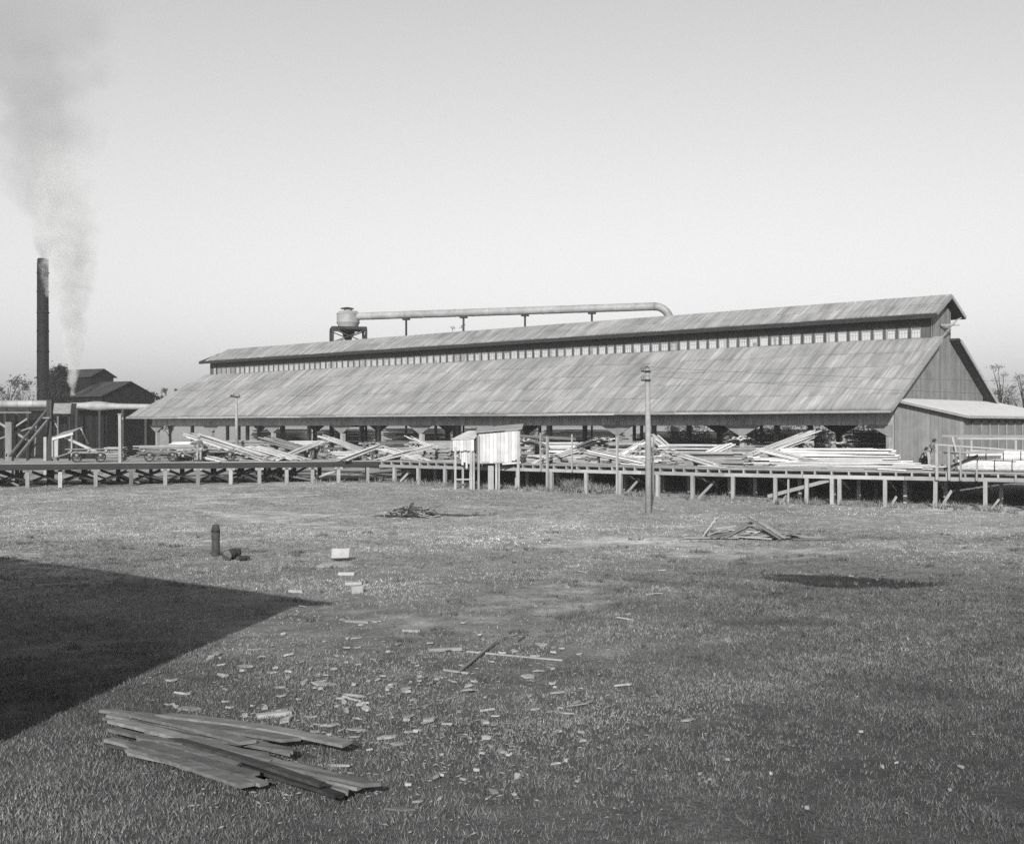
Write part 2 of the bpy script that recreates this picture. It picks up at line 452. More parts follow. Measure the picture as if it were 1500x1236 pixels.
def make_roof():
    nl = (UP - G * SL).normalized(); nm = (UP - G * MSL).normalized()
    nlb = (UP + G * SL).normalized(); nmb = (UP + G * MSL).normalized()
    for nm_, w0, w1, zf in (('roof_deck', 0.0, WT + 0.2, zlow), ('roof_deck', 2 * WC, 2 * WC - WT - 0.2, zlow)):
        m = MB()
        m.slab([S(0, w0, zf(w0)), S(0, w1, zf(w1)), S(tend(w1), w1, zf(w1)), S(tend(w0), w0, zf(w0))], V(0, 0, -0.14))
        m.build(nm_, 'dark_wood' if w0 > 1 else 'grey_lumber', shed)
    for w0 in (MW, 2 * WC - MW):
        m = MB()
        m.slab([S(0, w0, zmon(w0)), S(0, WC, zmon(WC)), S(tend(WC) - 1.5, WC, zmon(WC)), S(tend(w0) - 0.6, w0, zmon(w0))], V(0, 0, -0.14))
        m.build('monitor_roof_deck', 'dark_wood', shed)
    # back slopes: never in view from the yard, one covering each
    for w0, w1, zf, e in ((2 * WC, 2 * WC - WT, zlow, 0), (2 * WC - MW, WC, zmon, 1.2)):
        m = MB()
        m.slab([S(0, w0, zf(w0) + .03), S(0, w1, zf(w1) + .03), S(tend(w1) - e, w1, zf(w1) + .03), S(tend(w0) - e, w0, zf(w0) + .03)], V(0, 0, .02))
        m.build('rear_roof_covering', 'roof_sheet_metal_far', shed)
    # sheets of the slopes that face the yard
    cw = 0.66
    def prof(wd, lift): return [(-0.02, 0.0), (-0.02, 0.035), (0.03, 0.035), (0.045, 0.012), (wd, 0.012)]
    shared = {}
    far = MB()
    specs = []
    for k in range(5): specs.append((zlow, WT * k / 5 - (0.06 if k == 0 else 0.05), WT * (k + 1) / 5, nl, SL, 0.0))
    for k in range(2):
        a = MW + (WC - MW) * k / 2; specs.append((zmon, a - 0.06, MW + (WC - MW) * (k + 1) / 2, nm, MSL, 1.0))
    ncol = int(91 / cw)
    for ri, (zf, w0, w1, nrm, sl, short) in enumerate(specs):
        ydir = (G + UP * sl).normalized()
        ln = (w1 - w0) / ydir.dot(G)
        for c in range(ncol):
            t0 = c * cw
            te = min(tend(w0), tend(w1)) - short
            if t0 + cw > te + 0.5: continue
            lift = 0.02 + 0.012 * random.random()
            org = S(t0, w0, EZ + SL * w0 if zf is zlow else MEZ + MSL * (w0 - MW)) + UP * (.045 + .03 * math.sin(t0 * .58 + ri) + .015 * math.sin(t0 * 1.7) + random.uniform(-.006, .006))
            near = t0 < 28.0
            vs = []
            for (px, pz) in prof(cw, lift):
                vs.append((px, 0, pz + lift)); vs.append((px, ln, pz + 0.004))
            pn = len(vs) // 2
            fs = [(2 * i, 2 * i + 1, 2 * i + 3, 2 * i + 2) for i in range(pn - 1)]
            vs += [(px, 0, -0.08) for (px, pz) in prof(cw, lift)]
            fs += [(2 * i, 2 * i + 2, 2 * pn + i + 1, 2 * pn + i) for i in range(pn - 1)]
            if near:
                key = (ri, random.randint(0, 2))
                if key not in shared:
                    me = bpy.data.meshes.new('roof_sheet')
                    me.from_pydata(vs, [], fs); me.materials.append(MATS['roof_sheet_metal'])
                    shared[key] = me
                o = bpy.data.objects.new('roof_sheet', shared[key])
                COL.objects.link(o); o.parent = shed
                m4 = Matrix((L, ydir, nrm)).transposed().to_4x4()
                m4.translation = org - WL[shed.name]
                o.matrix_basis = m4
            else:
                far.add([org + L * a + ydir * b + nrm * d for a, b, d in vs], fs, random.random())
    o = far.build('roof_sheets', 'roof_sheet_metal_far', shed, kind='stuff')
    # eave fascia boards, ridge roll, barge boards
    for q in range(17):
        a, b = q * 5.36, min(91, (q + 1) * 5.36 - .01)
        piece('eave_fascia', S(a, -0.05, EZ - 0.12 + random.uniform(-.025, .025)), S(b, -0.05, EZ - 0.12 + random.uniform(-.025, .025)), 0.05, 0.15, 'grey_lumber', shed)
    m = MB(); m.beam(S(0, MW - .03, MEZ - 0.17), S(86.4, MW - .03, MEZ - 0.17), 0.05, 0.30); m.build('monitor_shade_fascia', 'dark_wood', shed)  # added deep board: lengthens the eave shadow, its dark tone stands in for shade
    m = MB(); m.tube([S(-0.02, WC, zmon(WC) + .02), S(tend(WC) - 1.6, WC, zmon(WC) + .02)], 0.07, 8); m.build('ridge_roll', 'roof_sheet_metal_far', shed)
    for (a, b, zf) in ((0, WT, zlow), (2 * WC, 2 * WC - WT, zlow), (MW, WC, zmon), (2 * WC - MW, WC, zmon)):
        piece('barge_board', S(-0.03, a, zf(a) - .05), S(-0.03, b, zf(b) - .05), 0.05, 0.22, 'grey_lumber', shed)
make_roof()

def wprof(w0, w1, z0, zf, t, thick, mat, parent, name, tone):   # vertical board across the gable with a sloping top
    m = MB()
    q = [S(t, w0, z0), S(t, w1, z0), S(t, w1, zf(w1)), S(t, w0, zf(w0))]
    m.slab(q, L * thick, tone)
    return m.build(name, mat, parent)
POST_T = [0.9 + 10.85 * k for k in range(9)]
def make_shed_body():
    floor = MB()
    floor.prism([S(0.3, WALL - .3, 0)[:2], S(0.3, WALLB + .3, 0)[:2], S(90.5, WALLB + .3, 0)[:2], S(90.5, WALL - .3, 0)[:2]], FLOOR - 0.3, FLOOR)
    floor.build('floor', 'grey_lumber', shed)
    for t in [1 + 5.4 * k for k in range(17)]:                     # piles under the floor
        for w in (WALL + .1, WALLB - .1): piece('pile', S(t, w, 0.3), S(t, w, FLOOR - 0.3), 0.3, 0.3, 'dark_wood', shed)
    # board band under the eave, front and back
    for w, sgn in ((WALL, 1), (WALLB, -1)):
        m = MB(); t = 0.75
        while t < 88.5:
            m.slab([S(t, w, 4.55 + random.uniform(-.012, .012)), S(t + .285, w, 4.55), S(t + .285, w, zlow(w) - .16), S(t, w, zlow(w) - .16)], G * (0.03 + random.uniform(0, .012)) * sgn, random.random())
            t += 0.30
        m.build('header_boards', 'header_board_wood', shed, kind='stuff')
        piece('header_beam', S(0.7, w + .2 * sgn, 4.75), S(89, w + .2 * sgn, 4.75), 0.25, 0.35, 'dark_wood', shed)
    for k, t in enumerate(POST_T):
        for w, sgn in ((WALL, 1), (WALLB, -1)):
            p = piece('post', S(t, w + .14 * sgn, FLOOR), S(t, w + .14 * sgn, 4.9), 0.36, 0.34, 'post_wood', shed, up=G)
            m = MB()
            a, b = 1.55, 0.2
            q = [S(t - a if k else t - .1, w - .07 * sgn, 4.57), S(t - b if k else t - .1, w - .07 * sgn, 3.85), S(t + b, w - .07 * sgn, 3.85), S(t + a, w - .07 * sgn, 4.57)]
            m.slab(q, G * .06 * sgn)
            m.build('knee_brace_panel', 'wall_board_wood', shed)
        for w in (6.4, 11.1):
            piece('interior_post', S(t, w, FLOOR), S(t, w, zlow(w) - .3), 0.3, 0.3, 'grey_lumber', shed, up=G)
        piece('tie_beam', S(t, WALL + .1, 5.1), S(t, WALLB - .1, 5.1), 0.2, 0.3, 'dark_wood', shed)
    for t in [3.5, 6.2, 15.2, 18.5, 26.5, 28.4, 29.8, 36.8, 38.6, 47.5, 50, 58.7, 61, 69, 72, 80, 83]:
        w = random.choice((9.0, 12.5, 15.3, 15.3, 7.5))
        piece('interior_post', S(t, w, FLOOR), S(t, w, zlow(w) - .3 if w < 15 else 4.8), 0.2, 0.2, 'grey_lumber', shed, up=G)
    # wall pier at the near corner
    m = MB(); m.slab([S(0.72, WALL - .004, FLOOR), S(1.25, WALL - .004, FLOOR), S(1.25, WALL - .004, 4.6), S(.72, WALL - .004, 4.6)], G * .05); m.build('corner_boards', 'wall_board_wood', shed)
    # near gable: upright boards above the annex
    w = WALL
    while w < WALLB - .01:
        w2 = min(w + 0.3, WALLB)
        inside = 7.3 < (w + w2) / 2 < 10.2
        zf = (lambda q: zmon(q) - .15) if inside else (lambda q: zlow(q) - .16)
        wprof(w, w2 - .008, FLOOR, zf, 0.7 + random.uniform(0, .015), 0.04, 'shed_board_wood', shed, 'gable_board', random.random())
        w = w2
    # monitor gable ends, far gable
    w = WALL
    while w < WALLB - .01:
        w2 = min(w + 0.9, WALLB)
        inside = 7.3 < (w + w2) / 2 < 10.2
        zf = (lambda q: zmon(q) - .15) if inside else (lambda q: zlow(q) - .16)
        wprof(w, w2, 4.5, zf, 84.2 if inside else 85.5, 0.05, 'clerestory_wood', shed, 'far_gable_board', random.random())
        w = w2
    # hoist beam on the monitor gable
    piece('hoist_beam', S(0.6, 8.4, 11.2), S(-0.25, 9.4, 11.2), 0.08, 0.11, 'grey_lumber', shed)
    piece('hoist_strut', S(0.6, 8.0, 10.1), S(-0.3, 9.1, 11.6), 0.05, 0.07, 'grey_lumber', shed)
    piece('hoist_strut', S(0.6, 9.1, 11.1), S(-0.3, 9.6, 11.7), 0.04, 0.06, 'grey_lumber', shed)
make_shed_body()

def make_clerestory():
    zb, zt, pitch, ww = 10.33, 11.09, 0.89, 0.67
    t0 = 1.85; n = 94
    for w, sgn in ((7.42, -1), (10.06, 1)):
        m = MB()
        te = 85.6
        m.beam(S(0.7, w, (zlow(WT) - .1 + zb) / 2), S(te, w, (zlow(WT) - .1 + zb) / 2), 0.08, zb - zlow(WT) + .1)
        m.beam(S(0.7, w, (zt + zmon(7.3) - .14) / 2), S(te, w, (zt + zmon(7.3) - .14) / 2), 0.08, zmon(7.3) - .14 - zt)
        if sgn > 0:                                                  # rear side: opening invented between posts so sky brightens the panes
            for q in range(20): m.slab([S(.7 + q * 4.45, w - .04, zb), S(.82 + q * 4.45, w - .04, zb), S(.82 + q * 4.45, w - .04, zt), S(.7 + q * 4.45, w - .04, zt)], G * .08, random.random())
            m.build('clerestory_wall', 'clerestory_wood', shed)
            continue
        prev = 0.7
        for i in range(n + 1):
            a = t0 + i * pitch - ww / 2 if i < n else te
            m.slab([S(prev, w - .04, zb), S(a, w - .04, zb), S(a, w - .04, zt), S(prev, w - .04, zt)], G * .08, random.random())
            prev = a + ww
        m.build('clerestory_wall', 'clerestory_wood', shed)
        # one window, then copies
        fr = MB(); h = zt - zb
        for s in (-1, 1): fr.beam(V(s * (ww / 2 - .025), 0, 0), V(s * (ww / 2 - .025), 0, h), .05, .06)
        for z in (.025, h - .025): fr.beam(V(-ww / 2 + .05, 0, z), V(ww / 2 - .05, 0, z), .05, .05)
        for x in (-.1, .1): fr.beam(V(x, 0, .05), V(x, 0, h - .05), .025, .03)
        fr.beam(V(-ww / 2 + .05, 0.001, h / 2), V(ww / 2 - .05, 0.001, h / 2), .03, .03)
        gl = MB(); gl.add([(-ww / 2 + .05, 0.0, .05), (ww / 2 - .05, 0.0, .05), (ww / 2 - .05, 0.0, h - .05), (-ww / 2 + .05, 0.0, h - .05)], [(0, 1, 2, 3)])
        fo = fr.build('window', 'grey_lumber', shed, loc=None); go = None
        # rebuild mesh in local coordinates
        base = WL[shed.name]
        for vv in fo.data.vertices: vv.co += base
        gme = bpy.data.meshes.new('pane')
        gme.from_pydata([tuple(q) for q in gl.v], [], gl.f); gme.materials.append(MATS['dusty_glass'])
        rot = Matrix((L, G, UP)).transposed().to_4x4()
        for i in range(n):
            wo = fo if i == 0 else fo.copy()
            if i: COL.objects.link(wo); wo.parent = shed
            m4 = rot.copy(); m4.translation = S(t0 + i * pitch, w + .0, zb) - base
            wo.matrix_basis = m4
            po = bpy.data.objects.new('pane', gme); COL.objects.link(po); po.parent = wo
make_clerestory()

# ------------------------------------------------------------------ annex on the near gable
def make_annex():
    a = thing('lean_to_annex', 'low board annex with bright roof built against the near gable end', 'annex', S(-1.6, 8, DECK))
    tf, tb = -3.7, 0.68
    zr = lambda t: 5.15 + (t + 4.2) * (6.25 - 5.15) / 4.9
    t = tf
    while t < tb - .05:                                            # boards facing the yard
        t2 = min(t + .26, tb)
        m = MB()
        off = random.uniform(0, .014)
        m.slab([S(t + .006, WALL - off, DECK - .05), S(t2 - .006, WALL - off, DECK - .05), S(t2 - .006, WALL - off, zr(t2) - .14), S(t + .006, WALL - off, zr(t) - .14)], G * .035, random.random())
        m.build('wall_board', 'wall_board_wood', a)
        t = t2
    w = WALL + .04
    while w < 17:                                                  # end wall
        off = random.uniform(0, .014)
        m = MB()
        m.slab([S(tf - off, w, DECK - .05), S(tf - off, w + .29, DECK - .05), S(tf - off, w + .29, zr(tf) - .14), S(tf - off, w, zr(tf) - .14)], L * .03, random.random())
        m.build('wall_board', 'wall_board_wood', a)
        w += .30
    for k in range(9):                                             # pale uprights with dark brackets
        w = WALL + 1.1 + 1.35 * k
        piece('upright', S(tf - .07, w, DECK), S(tf - .07, w, 4.75), .05, .06, 'post_wood', a, up=G)
        piece('bracket', S(tf - .09, w, 4.77), S(tf - .09, w, 4.85), .12, .22, 'iron', a, up=G)
    m = MB(); m.slab([S(-4.2, WALL - .45, zr(-4.2)), S(-4.2, 17.6, zr(-4.2)), S(.72, 17.6, zr(.72)), S(.72, WALL - .45, zr(.72))], V(0, 0, -.1)); m.build('roof', 'annex_roofing', a)
    piece('barge_board', S(-4.2, WALL - .48, zr(-4.2) - .1), S(.6, WALL - .48, zr(.6) - .1), .05, .16, 'grey_lumber', a)
    piece('eave_board', S(-4.24, WALL - .5, zr(-4.2) - .1), S(-4.24, 17.6, zr(-4.2) - .1), .05, .16, 'grey_lumber', a)
    m = MB(); m.slab([S(tf + .1, WALL + .2, DECK), S(tf + .1, 17, DECK), S(tf + .1, 17, DECK - .3), S(tf + .1, WALL + .2, DECK - .3)], L * 4.2); m.build('floor', 'old_wood', a)
make_annex()

# ------------------------------------------------------------------ dock
A0, A1, A2 = V(45, 52.5, 0), V(12, 68.9, 0), V(-9.3, 84.6, 0)
A3, A4 = V(-33, 77.5, 0), V(-62, 68.8, 0)
def on_edge(x, segs):                            # where a sight line at picture column x meets the dock edge
    u = (x - CX) / F
    for p, q in list(segs) + SEG_R + SEG_L:
        d = q - p
        den = d.x - u * d.y
        s = (u * p.y - p.x) / den
        if -1e-6 <= s <= 1 + 1e-6: return p + d * s, d.normalized()
    return None
SEG_R = [(A0, A1), (A1, A2)]
SEG_L = [(A2, A3), (A3, A4)]
def inward(d): n = V(-d.y, d.x, 0); return n if n.y > 0 else -n
def at(p, z): return V(p.x, p.y, z)

dock = thing('lumber_dock', 'raised plank dock on posts along the front of the long shed', 'dock', V(12, 72, 0.4))
def make_dock():
    m = MB()
    poly = [A0, V(60, 70, 0), S(-4.5, 9, 0), S(-4.5, WALL - .2, 0), S(47, WALL - .35, 0), A2 + V(.5, 1.2, 0), A2, A1]
    poly = [p + V(0, .06, 0) for p in poly]
    m.prism([(p.x, p.y) for p in poly], DECK - .10, DECK - .045)
    m.build('deck_underlay', 'old_wood', dock)
    for si, (p, q) in enumerate(SEG_R):
        d = (q - p).normalized(); n = inward(d); ln = (q - p).length
        for j in range(26):                                         # planks
            o = n * (0.13 + .27 * j)
            z = DECK - .022 + .003 * si + random.uniform(-.004, .004)
            cut = ln * random.uniform(.35, .65)
            s0 = -0.2 + random.uniform(-.06, .06)
            e1 = ln + random.uniform(-.06, .06) - (0.0 if si else .04 * j)
            piece('plank', at(p + o + d * s0, z), at(p + o + d * (cut - .01), z), .255, .045, 'dock_plank_wood', dock)
            piece('plank', at(p + o + d * (cut + .01), z), at(p + o + d * e1, z), .255, .045, 'dock_plank_wood', dock)
        s = .3
        while s < ln:                                               # joists
            piece('joist', at(p + d * s + n * .04, DECK - .045 - .11), at(p + d * s + n * 5.0, DECK - .045 - .11), .09, .215, 'post_wood', dock)
            s += .82 + random.uniform(-.12, .12)
        k = 0.0
        while k < ln - .05:                                         # stringers on the posts
            e = min(k + 5.4, ln)
            for off in (.14, 3.1):
                piece('stringer', at(p + d * k + n * off, DECK - .365 + random.uniform(-.01, .01)), at(p + d * (e - .02) + n * off, DECK - .365 + random.uniform(-.01, .01)), .2, .2, 'post_wood' if off < 1 else 'old_wood', dock)
            k = e
    for x in (1545, 1518, 1443, 1370, 1296, 1229, 1218, 1181, 1135, 1073, 1013, 962, 907, 857, 806, 757, 650, 611, 576, 539):
        p, d = on_edge(x, SEG_R); n = inward(d)
        b = p + n * .14
        lean = random.uniform(-.02, .02)
        piece('post', at(b + d * lean, gz(b.x, b.y) - .3), at(b, DECK - .465), .2 + random.uniform(-.02, .03), .2, 'post_wood', dock, up=d)
    for x in (1465, 1392, 1320, 1255, 1204, 1160, 1100, 1040, 987, 935, 885, 835, 790, 735, 690, 628, 595, 560):
        r = on_edge(x - 6, SEG_R)
        p, d = r; n = inward(d)
        for off in (3.1, 6.2):
            b = p + n * off + d * random.uniform(-.4, .4)
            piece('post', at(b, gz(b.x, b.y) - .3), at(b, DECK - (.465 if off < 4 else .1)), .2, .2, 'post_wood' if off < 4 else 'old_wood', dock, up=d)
    # sway braces: from the head of a front post back to the foot of the second row, and raking struts
    for x in (1443, 1370, 1296, 1225, 1135, 1013, 907, 576):
        p, d = on_edge(x, SEG_R); n = inward(d)
        a = at(p + n * .3 - d * .14, DECK - .5)
        b = at(p + n * 2.9 - d * .16, .95)
        piece('brace', a, b, .04, .13, 'old_wood', dock)
        rk = random.uniform(.55, 1.0)
        if x == 1225: continue
        b2 = p + n * 1.2 * rk - d * (.2 + .75 * rk * random.uniform(.7, 1.2)); f2 = p + n * .3 - d * .2
        piece('brace', at(f2, gz(f2.x, f2.y) - .05), at(b2, .95 * rk + gz(b2.x, b2.y)), .05, random.uniform(.1, .15), 'post_wood', dock)
    # long fallen brace
    a, d = on_edge(1121, SEG_R); b, _ = on_edge(1219, SEG_R); n = inward(d)
    piece('brace', at(a + n * .55, gz(a.x, a.y) + .32), at(b + n * .3, DECK - .5), .05, .2, 'post_wood', dock)
    a, d = on_edge(1153, SEG_R); n = inward(d)
    piece('prop', at(a + n * .3, gz(a.x, a.y) - .1), at(a + n * .3, DECK - .47), .1, .1, 'post_wood', dock, up=d)
    # tall stakes that rise above the deck edge
    for x, ytop, w in ((803, 639, .16), (793, 634, .09), (839, 636, .09), (905, 641, .13), (958, 642, .13), (1373, 650, .17), (1391, 654, .14), (1408, 654, .12), (1431, 677, .12)):
        p, d = on_edge(x, SEG_R); n = inward(d)
        b = p - n * .09
        z0 = gz(b.x, b.y) - .1 if x in (803, 905, 958) else DECK - .42
        piece('stake', at(b, z0), at(b + d * random.uniform(-.05, .05), EYE - (ytop - CY) / F * b.y), w, w * .8, 'post_wood', dock, up=d)
    # hand rail between the stakes near the privy
    p, d = on_edge(756, SEG_R); q, _ = on_edge(842, SEG_R); n = inward(d)
    piece('rail', at(p + n * .1, EYE - (638 - CY) / F * p.y), at(q + n * .1, EYE - (643 - CY) / F * q.y), .05, .16, 'old_wood', dock)
    # frame and rails at the near end
    p, d = on_edge(1373, SEG_R); n = inward(d)
    piece('rail', at(p - n * .02, EYE - (651 - CY) / F * p.y), at(p - d * 4.2 - n * .02, EYE - (660 - CY) / F * (p - d * 4.2).y), .04, .07, 'post_wood', dock)
    piece('rail', at(p + n * .9 - d * .2, EYE - (664 - CY) / F * p.y), at(p - d * 3.2 + n * .9, EYE - (662 - CY) / F * (p - d * 3.2).y), .05, .14, 'post_wood', dock)
    f0 = p + n * 2.0 - d * .5
    zt = EYE - (638.5 - CY) / F * f0.y
    piece('rail', at(f0 + d * .5, zt), at(f0 - d * 9, zt), .06, .12, 'post_wood', dock)
    piece('rail', at(f0 - d * .3 - n * .12, zt - .13), at(f0 - d * 9 - n * .12, zt - .13), .06, .1, 'post_wood', dock)
    for s in (.1, 1.0, 3.2, 5.4, 7.6):
        piece('stake', at(f0 - d * s - (n * .05), DECK), at(f0 - d * s - n * .05, zt - .07), .1, .09, 'post_wood', dock, up=d)
    piece('strut', at(f0 - d * .55 - n * .6, DECK), at(f0 - d * .05 - n * .2, zt - .05), .09, .09, 'post_wood', dock, up=d)
    piece('strut', at(p + n * 1.0 - d * .2, DECK + .1), at(p + n * 1.2 - d * 1.9, DECK + .85), .06, .14, 'dark_wood', dock)
make_dock()

tram = thing('tramway_trestle', 'dark timber trestle with crossed braces carrying the tramway deck', 'trestle', V(-30, 80, 0.5))
def make_trestle():
    for si, (p, q) in enumerate(SEG_L):
        d = (q - p).normalized(); n = inward(d); ln = (q - p).length
        for j in range(24):
            o = n * (.13 + .27 * j)
            z = DECK - .028 + random.uniform(-.004, .004)
            piece('plank', at(p + o + d * (-.0 + random.uniform(-.06, .06)), z), at(p + o + d * (ln * .5), z), .255, .045, 'dock_plank_wood', tram)
            piece('plank', at(p + o + d * (ln * .5 + .02), z), at(p + o + d * (ln + random.uniform(-.06, .06)), z), .255, .045, 'dock_plank_wood', tram)
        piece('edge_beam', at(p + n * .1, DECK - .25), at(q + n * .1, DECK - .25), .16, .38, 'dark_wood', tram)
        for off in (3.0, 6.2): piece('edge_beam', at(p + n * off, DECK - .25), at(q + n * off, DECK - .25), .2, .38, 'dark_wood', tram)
    xs = (496, 458, 420, 380, 338, 290, 242, 192, 140, 88, 40, -10)
    prev = None
    for i, x in enumerate(xs):
        p, d = on_edge(x, SEG_L if x < 552 else SEG_R) ; n = inward(d)
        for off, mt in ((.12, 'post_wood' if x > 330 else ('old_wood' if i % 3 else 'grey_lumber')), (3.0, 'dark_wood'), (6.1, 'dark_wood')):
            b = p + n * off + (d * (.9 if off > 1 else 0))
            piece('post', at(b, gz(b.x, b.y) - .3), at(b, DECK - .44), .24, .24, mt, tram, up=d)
            if off < 1:
                piece('corbel', at(b - d * .28 - n * .02, DECK - .5), at(b + d * .28 - n * .02, DECK - .5), .2, .14, 'post_wood' if x > 200 else 'old_wood', tram)
        if prev is not None and x < 430:
            for off in (1.1, 3.2):
                a, b = prev + n * off, p + n * off
                g0 = .75
                g0 += random.uniform(-.15, .2)
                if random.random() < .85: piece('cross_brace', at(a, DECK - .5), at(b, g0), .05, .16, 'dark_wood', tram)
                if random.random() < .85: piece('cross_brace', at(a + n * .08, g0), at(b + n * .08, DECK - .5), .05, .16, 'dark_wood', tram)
        prev = p
        if x > 430 and i:
            piece('brace', at(p + n * .4 - d * 2.0, DECK - .55), at(p + n * 1.4, .75), .05, .15, 'post_wood', tram)
make_trestle()

# ------------------------------------------------------------------ lumber on the dock
GRP = 'lumber piles on the dock'
def pile(label, a, b, width, nl, na, mat='fresh_lumber', th=.06, ragged=.35, name='lumber_pile', bearer=True, group=GRP, z0=None, gap=.004):
    """boards running from a to b (bottom centre line); nl layers of na boards"""
    base = V((a.x + b.x) / 2, (a.y + b.y) / 2, z0 if z0 is not None else DECK)
    o = thing(name, label, 'lumber pile', base, group)
    x, y, z = frame(a, b)
    bw = width / na
    for k in range(nl):
        lay = y * random.uniform(-.09, .09) + x * random.uniform(-ragged, ragged) * .5
        turn = random.uniform(-.05, .05) * (b - a).length
        for j in range(na):
            if (k == nl - 1 and random.random() < .4) or random.random() < .06: continue
            off = lay + y * ((j + .5) * bw - width / 2 + random.uniform(-.03, .03)) + z * (th * (k + .5) + gap * k)
            e0 = x * random.uniform(-ragged, ragged * .3); e1 = x * random.uniform(-ragged * .6, ragged)
            sk = y * (turn * .5 + random.uniform(-.08, .08))
            if random.random() < .15: e0 = e0 - x * random.uniform(0, ragged * 1.8)
            if random.random() < .15: e1 = e1 - x * random.uniform(0, ragged * 2.5)
            piece('board', a + off + e0 - sk, b + off + e1 + sk + z * random.uniform(-.012, .012), bw * random.uniform(.7, .97), th * random.uniform(.6, .9), mat if random.random() < .8 else 'grey_lumber', o, up=z)
    for k in range(max(2, na // 2)):                                 # loose boards thrown on top
        f = random.uniform(-.25, .25); top = z * (th * nl + .03 + .02 * k)
        piece('board', a.lerp(b, max(0, f)) + top + y * random.uniform(-.4, .4) * width, a.lerp(b, 1 + min(0, f)) + top + y * random.uniform(-.4, .4) * width + z * random.uniform(-.01, .06), random.uniform(.12, .24), .03, mat, o, up=z)
    if bearer and abs(a.z - b.z) > .5:                               # crib of short cross boards under the raised end
        hi, lo = (a, b) if a.z > b.z else (b, a)
        for f in (.1, .34, .58):
            c = hi.lerp(lo, f)
            hh = c.z - base.z - .03
            nlay = int(hh / .16)
            hx = at(x, 0).normalized()
            for q in range(nlay):
                zc = base.z + (q + .5) * hh / nlay
                if q % 2 == nlay % 2:
                    for e_ in (-.18, .18): piece('crib_board', at(c + hx * e_ - y * (width * .5 + random.uniform(0, .2)), zc), at(c + hx * e_ + y * (width * .5 + random.uniform(0, .2)), zc), .15, hh / nlay * .96, 'old_wood', o)
                else:
                    for e_ in (-.4, .4): piece('crib_board', at(c + y * e_ * width - hx * .35, zc), at(c + y * e_ * width + hx * .35, zc), .15, hh / nlay * .96, 'grey_lumber', o)
    return o
def rise(x0, y0, x1, y1, Y1, *a, **k):                               # low end on the dock, high end at (x1, y1, Y1)
    def f(label): return pile(label, dp(x0, y0), P(x1, y1, Y1), *a, **k)
    return f
rise(390, 674, 284, 641, 89, 1.3, 5, 5)('long pile of pale planks leaning down to the right beside the thin pole')
rise(482, 672, 391, 646, 93, 1.3, 5, 5, 'grey_lumber')('grey plank pile leaning down right between the thin pole and the bright planks')
rise(553, 671, 475, 642, 98, .9, 4, 4)('bright narrow plank bundle leaning down right left of the grey end-on stack')
rise(662, 668, 600, 643, 97, 1.0, 3, 4)('plank bundle sloping down right behind the privy shack')
rise(834, 669, 764, 647, 87, 1.0, 5, 4)('bright plank bundle sloping down right just past the privy shack')
rise(822, 669, 887, 647, 84, 1.0, 5, 4)('bright plank bundle rising to the right towards the utility pole')
rise(894, 677, 948, 648, 80, .5, 3, 2)('narrow plank bundle propped up against the left side of the utility pole')
rise(996, 678, 958, 644, 82, .8, 4, 3)('plank bundle leaning down right just right of the utility pole')
rise(1090, 679, 1188, 641, 79, 1.3, 7, 5)('thick bright plank pile rising steeply to the right under the eave')
rise(1138, 668, 1086, 645, 83, .9, 4, 4)('plank bundle sloping down right behind the steep bright pile')
def flat(x0, x1, yb, Y, width, nl, na, label, mat='fresh_lumber', zb=DECK, dirv=None, **k):
    a = P(x0, 624, Y); b = P(x1, 624, Y)
    a.z = b.z = zb
    if dirv:                                                         # turn slightly towards the dock direction
        a.y += dirv; b.y -= dirv
    return pile(label, a, b, width, nl, na, mat, **k)
flat(566, 660, 672, 89, 1.6, 11, 5, 'broad level stack of grey planks left of the privy shack', 'grey_lumber', dirv=.6, th=.07)
flat(252, 292, 662, 92, 1.4, 14, 4, 'short square stack of white planks behind the lumber carts', th=.08, ragged=.08)
flat(206, 250, 660, 91, 1.5, 10, 4, 'dark jumbled wood stack left of the white square stack', 'old_wood', th=.09, ragged=.5)
flat(846, 905, 674, 82, 1.4, 10, 4, 'low ragged plank stack between the privy shack and the utility pole', 'grey_lumber', th=.06, dirv=.6)
flat(764, 860, 676, 80.5, .9, 7, 3, 'low bright plank row along the dock edge right of the privy shack', dirv=.8, th=.06)
flat(975, 1058, 658, 80, 1.6, 15, 5, 'tall bright squared plank stack right of the utility pole', dirv=.8, th=.075, ragged=.15)
flat(998, 1088, 678, 74.5, 1.5, 11, 5, 'weathered level plank stack at the foot of the tall bright stack', 'grey_lumber', dirv=.9, th=.07)
flat(1157, 1300, 670, 74.5, 1.6, 13, 5, 'long level stack of white planks in front of the near shed corner', dirv=1.2, th=.075)
flat(1150, 1335, 690, 69.5, 1.9, 4, 5, 'low spread of loose planks along the dock edge by the near corner', dirv=1.6, th=.06, ragged=1.2)
flat(1178, 1312, 684, 72, 1.2, 7, 4, 'middle row of white planks between the long stack and the loose spread', dirv=1.2, th=.06, ragged=.9)
flat(157, 183, 662, 85, 1.2, 11, 4, 'small pale plank stack beside the leaning lamp post at left', 'post_wood', th=.08, ragged=.06)
pile('grey planks stacked end-on left of the broad level stack', V(-11.2, 96, DECK), V(-8.5, 102, DECK), 2.0, 14, 7, 'grey_lumber', th=.075)
pile('end-on plank stack showing its ends beneath the near eave', P(1232, 624, 80).xy.to_3d() + V(0, 0, DECK), P(1232, 624, 80).xy.to_3d() + V(3.2, 3.5, DECK), 1.1, 12, 5, 'fresh_lumber', th=.075)
pile('criss-crossed scrap lumber on the ground under the trestle', P(400, 704, 87.5), P(426, 688, 88.5), 1.0, 4, 5, 'fresh_lumber', th=.05, name='scrap_lumber', bearer=False, z0=.6)
